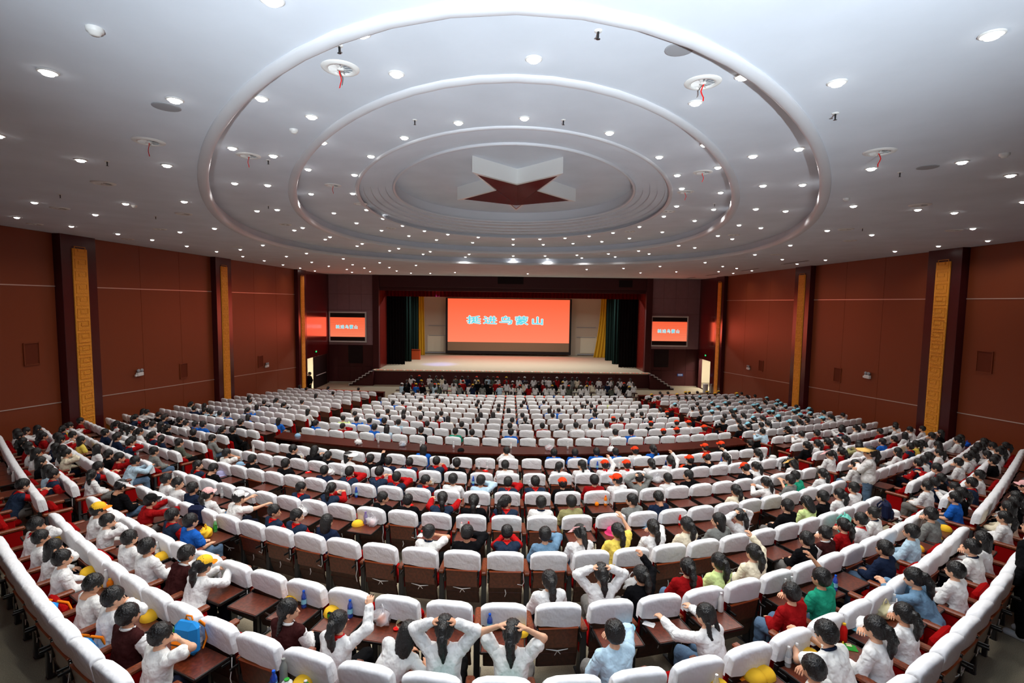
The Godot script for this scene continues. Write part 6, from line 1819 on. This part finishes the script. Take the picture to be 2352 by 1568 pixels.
func plastic_bag(m: String, inner: String, seed_: int) -> Node3D:
	var o := Node3D.new()
	put("bag_film", blob(Vector3(0.115, 0.085, 0.095), seed_, 0.55), M[m], o)
	var h := MB.new()
	h.tube([Vector3(-0.03, 0.13, 0), Vector3(-0.04, 0.18, 0.01), Vector3(0.0, 0.215, 0.0), Vector3(0.035, 0.18, -0.01), Vector3(0.03, 0.13, 0)], [0.012, 0.008, 0.006, 0.008, 0.012], 6)
	put("bag_handle", h.mesh(), M[m], o)
	if inner:
		var c := put("wrapped_food", blob(Vector3(0.06, 0.05, 0.05), seed_ + 5, 0.4), M[inner], o)
		c.position = Vector3(0.01, 0.005, 0.0)
	return o

func lying_cap(crown: String, peak: String, badge: bool) -> Node3D:
	var o := Node3D.new()
	put("crown", cap_meshes.crown, M[crown], o)
	put("peak", cap_meshes.brim, M[peak], o)
	if badge: put("badge", cap_meshes.badge, M.dye_white, o)
	return o

func backpack(main: String, trim: String) -> Node3D:
	var o := Node3D.new()
	var b := MB.new()
	b.box(Vector3(0, 0.17, 0), Vector3(0.27, 0.34, 0.14), 0.055)
	put("pack_body", b.mesh(), M[main], o)
	var p := MB.new()
	p.box(Vector3(0, 0.11, 0.085), Vector3(0.21, 0.17, 0.06), 0.028)
	var pk := put("front_pocket", p.mesh(), M[trim], o)
	var zip := MB.new()
	zip.box(Vector3(0, 0.155, 0.117), Vector3(0.17, 0.008, 0.006))
	put("zip", zip.mesh(), M.black_metal, pk)
	var h := MB.new()
	h.tube([Vector3(-0.04, 0.335, -0.03), Vector3(-0.03, 0.375, -0.03), Vector3(0.03, 0.375, -0.03), Vector3(0.04, 0.335, -0.03)], [0.009], 6)
	put("carry_loop", h.mesh(), M[trim], o)
	for s in [-1, 1]:
		var st := MB.new()
		st.tube([Vector3(s * 0.08, 0.31, -0.07), Vector3(s * 0.10, 0.22, -0.13), Vector3(s * 0.11, 0.10, -0.12), Vector3(s * 0.12, 0.03, -0.06)], [0.014, 0.016, 0.012, 0.009], 6)
		put("shoulder_strap", st.mesh(), M[trim], o)
	return o

func packet(m: String, m2: String, seed_: int) -> Node3D:
	var o := Node3D.new()
	var b := MB.new()
	var rows := []
	for k in 7:
		var row := []
		for q in 7:
			var u := q / 6.0 * 2.0 - 1.0
			var w := k / 6.0 * 2.0 - 1.0
			row.append(Vector3(u * 0.05, 0.004 + 0.028 * (1.0 - u * u) * (1.0 - w * w * w * w) + 0.004 * sin(u * 9.0 + seed_), w * 0.075))
		rows.append(row)
	b.sheet(rows, false, false, true)
	b.box(Vector3(0, 0.002, 0), Vector3(0.1, 0.004, 0.15))
	put("wrapper", b.mesh(), M[m], o)
	var l := MB.new()
	l.box(Vector3(0, 0.030, 0.0), Vector3(0.045, 0.004, 0.05), 0.001)
	put("printed_patch", l.mesh(), M[m2], o)
	return o

func make_item(kind: String, seed_: int) -> Array:  # [node, label words, category, name]
	match kind:
		"capy": return [lying_cap("dye_yellow", "dye_orange", true), "yellow-and-orange cap", "cap", "baseball_cap"]
		"capo": return [lying_cap("dye_vermilion", "dye_vermilion", false), "orange-red cap", "cap", "baseball_cap"]
		"capb": return [lying_cap("dye_denim", "dye_denim", false), "pale blue cap", "cap", "baseball_cap"]
		"capk": return [lying_cap("dye_black", "dye_black", false), "black cap", "cap", "baseball_cap"]
		"bclear": return [bottle("glass_clear", "dye_white", "dye_white"), "clear water bottle", "bottle", "water_bottle"]
		"bwhite": return [bottle("plastic_white", "steel", "", 0.034, 0.23), "tall white flask", "flask", "vacuum_flask"]
		"bgrey": return [bottle("dye_grey", "dye_grey", "", 0.036, 0.24), "grey flask", "flask", "vacuum_flask"]
		"bblue": return [bottle("glass_blue", "dye_blue", "dye_sky"), "blue drink bottle", "bottle", "drink_bottle"]
		"bgreen": return [bottle("glass_green", "dye_white", "dye_green"), "green soda bottle", "bottle", "drink_bottle"]
		"bmilk": return [bottle("plastic_white", "dye_pink", "", 0.03, 0.17), "milky white bottle", "bottle", "drink_bottle"]
		"bred": return [bottle("dye_red", "dye_red", "dye_white", 0.03, 0.19), "red drink bottle", "bottle", "drink_bottle"]
		"bpurple": return [bottle("glass_purple", "dye_purple", "", 0.036, 0.22), "purple water flask", "bottle", "drink_bottle"]
		"bcola": return [bottle("dye_navy", "dye_blue", "dye_blue", 0.032, 0.22), "dark cola bottle", "bottle", "drink_bottle"]
		"bored": return [bottle("dye_orange", "dye_vermilion", "dye_white", 0.032, 0.2), "orange juice bottle", "bottle", "drink_bottle"]
		"cupo": return [bottle("dye_orange", "dye_yellow", "", 0.036, 0.15), "orange lidded tumbler", "cup", "tumbler"]
		"cupm": return [bottle("steel", "steel", "", 0.03, 0.05), "small steel lid", "lid", "flask_lid"]
		"cupn": return [bottle("dye_white", "dye_green", "dye_straw", 0.05, 0.11), "paper noodle cup", "cup", "noodle_cup"]
		"can": return [bottle("dye_green", "steel", "", 0.033, 0.12), "green drink can", "can", "drink_can"]
		"canr": return [bottle("dye_red", "dye_yellow", "", 0.036, 0.2), "red crisps tube", "tube", "crisps_tube"]
		"bagc": return [plastic_bag("glass_film", ["dye_orange", "dye_yellow", "dye_pink", "dye_white"][seed_ % 4], seed_), "clear food bag", "plastic bag", "plastic_bag"]
		"bagw": return [plastic_bag("dye_white", "", seed_), "white plastic bag", "plastic bag", "plastic_bag"]
		"bagb": return [plastic_bag("glass_film", "dye_denim", seed_), "bluish plastic bag", "plastic bag", "plastic_bag"]
		"bagr": return [plastic_bag("glass_film", "dye_pink", seed_), "pinkish plastic bag", "plastic bag", "plastic_bag"]
		"bagy": return [plastic_bag("dye_yellow", "", seed_), "yellow plastic bag", "bag", "plastic_bag"]
		"bagbl": return [plastic_bag("dye_blue", "", seed_), "blue soft bag", "bag", "cloth_bag"]
		"packblue": return [backpack("dye_skydeep", "dye_orange"), "blue-orange backpack", "backpack", "backpack"]
		"packpink": return [backpack("dye_pink", "dye_white"), "pale pink backpack", "backpack", "backpack"]
		"packnavy": return [backpack("dye_navy", "dye_navy"), "navy backpack", "backpack", "backpack"]
		"packmint": return [backpack("dye_mint", "dye_mint"), "mint backpack", "backpack", "backpack"]
		"packblack": return [backpack("dye_black", "dye_black"), "black backpack", "backpack", "backpack"]
		"snackr": return [packet("dye_red", "dye_white", seed_), "red snack packet", "packet", "snack_packet"]
		"snackg": return [packet("dye_green", "dye_cream", seed_), "green snack packet", "packet", "snack_packet"]
		"snackb": return [packet("dye_sky", "dye_blue", seed_), "blue snack packet", "packet", "snack_packet"]
		"snackp": return [packet("dye_pink", "dye_white", seed_), "pink snack packet", "packet", "snack_packet"]
		"hatpink": return [one("hat_cloth", cap_meshes.hat, M.dye_pink), "pale pink bucket hat", "hat", "bucket_hat"]
		"hatlav": return [one("hat_cloth", cap_meshes.hat, M.dye_lavender), "lavender bucket hat", "hat", "bucket_hat"]
		"hatblue": return [one("hat_cloth", cap_meshes.hat, M.dye_denim), "light blue bucket hat", "hat", "bucket_hat"]
		"hatmag": return [one("hat_cloth", cap_meshes.hat, M.dye_magenta), "magenta bucket hat", "hat", "bucket_hat"]
		"hatw": return [one("hat_cloth", cap_meshes.hat, M.dye_white), "white bucket hat", "hat", "bucket_hat"]
		"visorw", "visorc":
			var m: Material = M.dye_white if kind == "visorw" else M.dye_cream
			var v := one("visor_band", cap_meshes.band, m)
			put("wide_brim", cap_meshes.wide, m, v)
			return [v, "%s sun visor" % ("white" if kind == "visorw" else "cream"), "sun visor", "sun_visor"]
		"orange":
			var s := one("orange_peel", blob(Vector3(0.042, 0.046, 0.042), 3, 0.05), M.dye_fruit_orange)
			put("stem_end", boxmesh(Vector3(0, 0.078, 0), Vector3(0.008, 0.006, 0.008), 0.002), M.dye_green, s)
			return [s, "single orange", "orange", "orange"]
		"banana":
			var bb := MB.new()
			var path := []; var rad := []
			for k in 8:
				var t := k / 7.0
				path.append(Vector3(-0.08 + t * 0.16, 0.018, 0.05 * sin(t * PI)))
				rad.append(0.005 + 0.013 * sin(clampf(t, 0.08, 0.92) * PI))
			bb.tube(path, rad, 8)
			return [one("banana_peel", bb.mesh(), M.dye_yellow), "ripe banana", "banana", "banana"]
		"lidr": return [bottle("dye_red", "dye_red", "", 0.035, 0.03), "red jar lid", "lid", "jar_lid"]
		"napkin": return [plastic_bag("dye_cream", "", seed_), "crumpled napkin", "napkin", "napkin"]
		"camera":
			var c := one("camera_body", boxmesh(Vector3(0, 0.04, 0), Vector3(0.11, 0.07, 0.04), 0.01), M.dye_black)
			var ln := MB.new()
			ln.lathe([Vector2(0.0, 0.03), Vector2(0.022, 0.03), Vector2(0.024, 0.0)], 14, Vector3(0, 0.04, -0.02), Basis(Vector3.RIGHT, -PI / 2))
			put("lens", ln.mesh(), M.black_metal, c)
			put("rear_display", boxmesh(Vector3(-0.01, 0.04, 0.021), Vector3(0.06, 0.045, 0.003)), M.dye_green, c)
			return [c, "small camera", "camera", "camera"]
		"fan":
			var f := MB.new()
			f.lathe([Vector2(0.0, 0.004), Vector2(0.105, 0.004), Vector2(0.107, 0.0), Vector2(0.0, 0.0)], 30)
			var fo := one("fan_disc", f.mesh(), M.dye_sky)
			for r in 2:
				for k in 5: put("printed_mark", boxmesh(Vector3(-0.04 + k * 0.02, 0.005, -0.02 + r * 0.035), Vector3(0.014, 0.001, 0.013 if r == 0 else 0.007)), M.dye_blue, fo)
			put("printed_emblem", boxmesh(Vector3(0, 0.005, -0.06), Vector3(0.03, 0.001, 0.024), 0.0), M.dye_vermilion, fo)
			return [fo, "round blue fan", "fan", "hand_fan"]
	var pp := one("sheet", boxmesh(Vector3(0, 0.002, 0), Vector3(0.085, 0.003, 0.13)), M.dye_white)
	put("folded_corner", boxmesh(Vector3(0.025, 0.005, 0.035), Vector3(0.035, 0.003, 0.05), 0.0, Basis(Vector3.UP, 0.4)), M.dye_white, pp)
	return [pp, "white paper sheet", "paper", "paper_sheet"]

func one(called: String, mesh: Mesh, m: Material) -> Node3D:
	var o := Node3D.new()
	put(called, mesh, m, o)
	return o

func items() -> void:
	var k := 0
	var given := {}
	for q in ITEMS:
		k += 1
		var s: Dictionary = seat_at["%s:%d" % [q[0], q[1]]]
		var made := make_item(q[4], k)
		var o: Node3D = made[0]
		o.name = numbered(made[3])
		add_child(o)
		var spin: float = rng.randf_range(-0.9, 0.9)
		var where := "open tray"
		if q[0] == "G" and s.b == "c":
			where = "long desk"
			var t: Transform3D = s.t
			var x: float = t.origin.x + q[2]
			var d := row_d(7, x) + 1.30 + 0.42 * fmod(k * 0.37, 1.0)
			o.transform = Transform3D(Basis(Vector3.UP, spin), Vector3(x, 3.2 - 0.094 * row_d(7, x) + 0.741, -d))
			var label2 := "%s on long desk behind %s" % [made[1], spot(s).replace("first row past desk, ", "")]
			tag(o, label2, made[2], "%ss on the long desk" % made[2])
		else:
			o.transform = s.t * Transform3D(Basis(Vector3.UP, spin), Vector3(q[2], 0.7125, q[3]))
			var label := "%s on tray, %s" % [made[1], spot(s)]
			if given.has(label): label = label.replace(" on tray", " beside its like")
			given[label] = true
			tag(o, label, made[2], "%ss on the trays" % made[2])
	# hanging bag, floor card, bags left on seats
	var hb := plastic_bag("dye_white", "", 77)
	hb.name = numbered("plastic_bag")
	add_child(hb)
	var hs: Dictionary = seat_at["B:3"]
	hb.transform = hs.t * Transform3D(Basis.from_scale(Vector3(1.1, 1.3, 0.7)), Vector3(-0.02, 0.40, 0.14))
	tag(hb, "white plastic bag hanging from the back of a seat, fourth row from rear", "plastic bag")
	var card := one("card_sheet", boxmesh(Vector3(0, 0.004, 0), Vector3(0.09, 0.004, 0.16)), M.dye_sky)
	card.name = numbered("floor_card")
	add_child(card)
	card.position = Vector3(0.37, ground_at(0.37, 5.2) + 0.001, -5.2)
	card.rotation.y = -0.5
	put("printed_patch", boxmesh(Vector3(0.01, 0.007, 0.03), Vector3(0.05, 0.002, 0.05)), M.dye_white, card)
	tag(card, "pale blue printed card lying on the carpet between rear rows", "card")
	var left := [["packmint", "Z:-1", "mint bag on the seat behind a ponytailed girl"], ["packmint", "Z:0", "second mint bag on the centre seat of its row"], ["packblack", "Z:3", "black bag left on a red seat cushion"], ["packpink", "Z:-6", "pink bag left on a red seat cushion"], ["packblue", "Y:-8", "blue bag on a seat of the rearmost row"], ["packblue", "Y:-10", "blue strapped bag on a seat beside a child in the rearmost row"]]
	for q in left:
		var made := make_item(q[0], 3)
		var o: Node3D = made[0]
		o.name = numbered("backpack")
		add_child(o)
		var st: Dictionary = seat_at[q[1]]
		o.transform = st.t * Transform3D(Basis(Vector3.RIGHT, 0.35) * Basis(Vector3.UP, 0.3), Vector3(0.05, 0.47, -0.14))
		tag(o, q[2], "backpack")

# ---------------------------------------------------------------- the scene
const LAMP_GLOW := 16.0
const LAMP_ENERGY := 2.85
const SCREEN_GLOW := 1.0
const SCREEN_ENERGY := 64.0
const CORRIDOR_ENERGY := 20.0
const BATTEN_ENERGY := 40.0
const FLASH_ENERGY := 270.0

func _ready() -> void:
	rng.seed = 20
	var cam := Camera3D.new()
	cam.name = "view_camera"
	cam.position = Vector3(0, 7.0, 0)
	cam.rotation = Vector3(deg_to_rad(-4.42), 0, deg_to_rad(0.78))
	cam.fov = rad_to_deg(2.0 * atan(784.0 / 1176.0))
	cam.near = 0.05
	cam.far = 200.0
	cam.current = true
	add_child(cam)
	var env := Environment.new()
	env.background_mode = Environment.BG_COLOR
	env.background_color = Color(0, 0, 0)
	env.tonemap_mode = Environment.TONE_MAPPER_LINEAR
	env.tonemap_exposure = 1.0
	env.sdfgi_enabled = true
	env.ssao_enabled = true
	env.ssil_enabled = true
	var we := WorldEnvironment.new()
	we.name = "environment"
	we.environment = env
	add_child(we)
	materials()
	mat("front_gloss", Color(0.30, 0.07, 0.075), 0.16, 0.6)
	mat("pillar_brown", Color(0.42, 0.11, 0.08), 0.25, 0.5)
	# flash unit on the rear platform, thrown at the ceiling
	var fl := base("camera_flash", Vector3(0.5, 4.9, 3.4))
	tag(fl, "photographer's flash head tilted up at the ceiling", "flash")
	put("flash_head", boxmesh(Vector3(0, -0.04, 0), Vector3(0.08, 0.10, 0.06), 0.01), M.black_metal, fl)
	put("flash_lamp", boxmesh(Vector3(0, 0.012, 0), Vector3(0.07, 0.005, 0.045)), M.lamp_glow, fl)
	var fs := SpotLight3D.new()
	fs.name = "flash_light"
	fs.position = Vector3(0, 0.03, 0)
	fs.rotation.x = 0.63
	fs.spot_angle = 36.0
	fs.spot_angle_attenuation = 1.0
	fs.light_color = Color(0.93, 0.97, 1.0)
	fs.light_energy = FLASH_ENERGY
	fs.light_size = 0.05
	fs.spot_range = 60.0
	fs.shadow_enabled = true
	fl.add_child(fs)
	floors()
	ceiling()
	side_wall(-1)
	side_wall(1)
	front_and_stage()
	star()
	ceiling_fittings()
	var layout := seat_layout()
	var occupied := {}
	for q in PEOPLE: occupied["%s:%d" % [q[0], q[1]]] = true
	var trays := {}
	for q in ITEMS: trays["%s:%d" % [q[0], q[1]]] = true
	seats(layout, occupied, trays)
	desks()
	audience(PEOPLE)
	items()
	for k in seat_protos: seat_protos[k].free()
	for k in item_cache: item_cache[k].free()
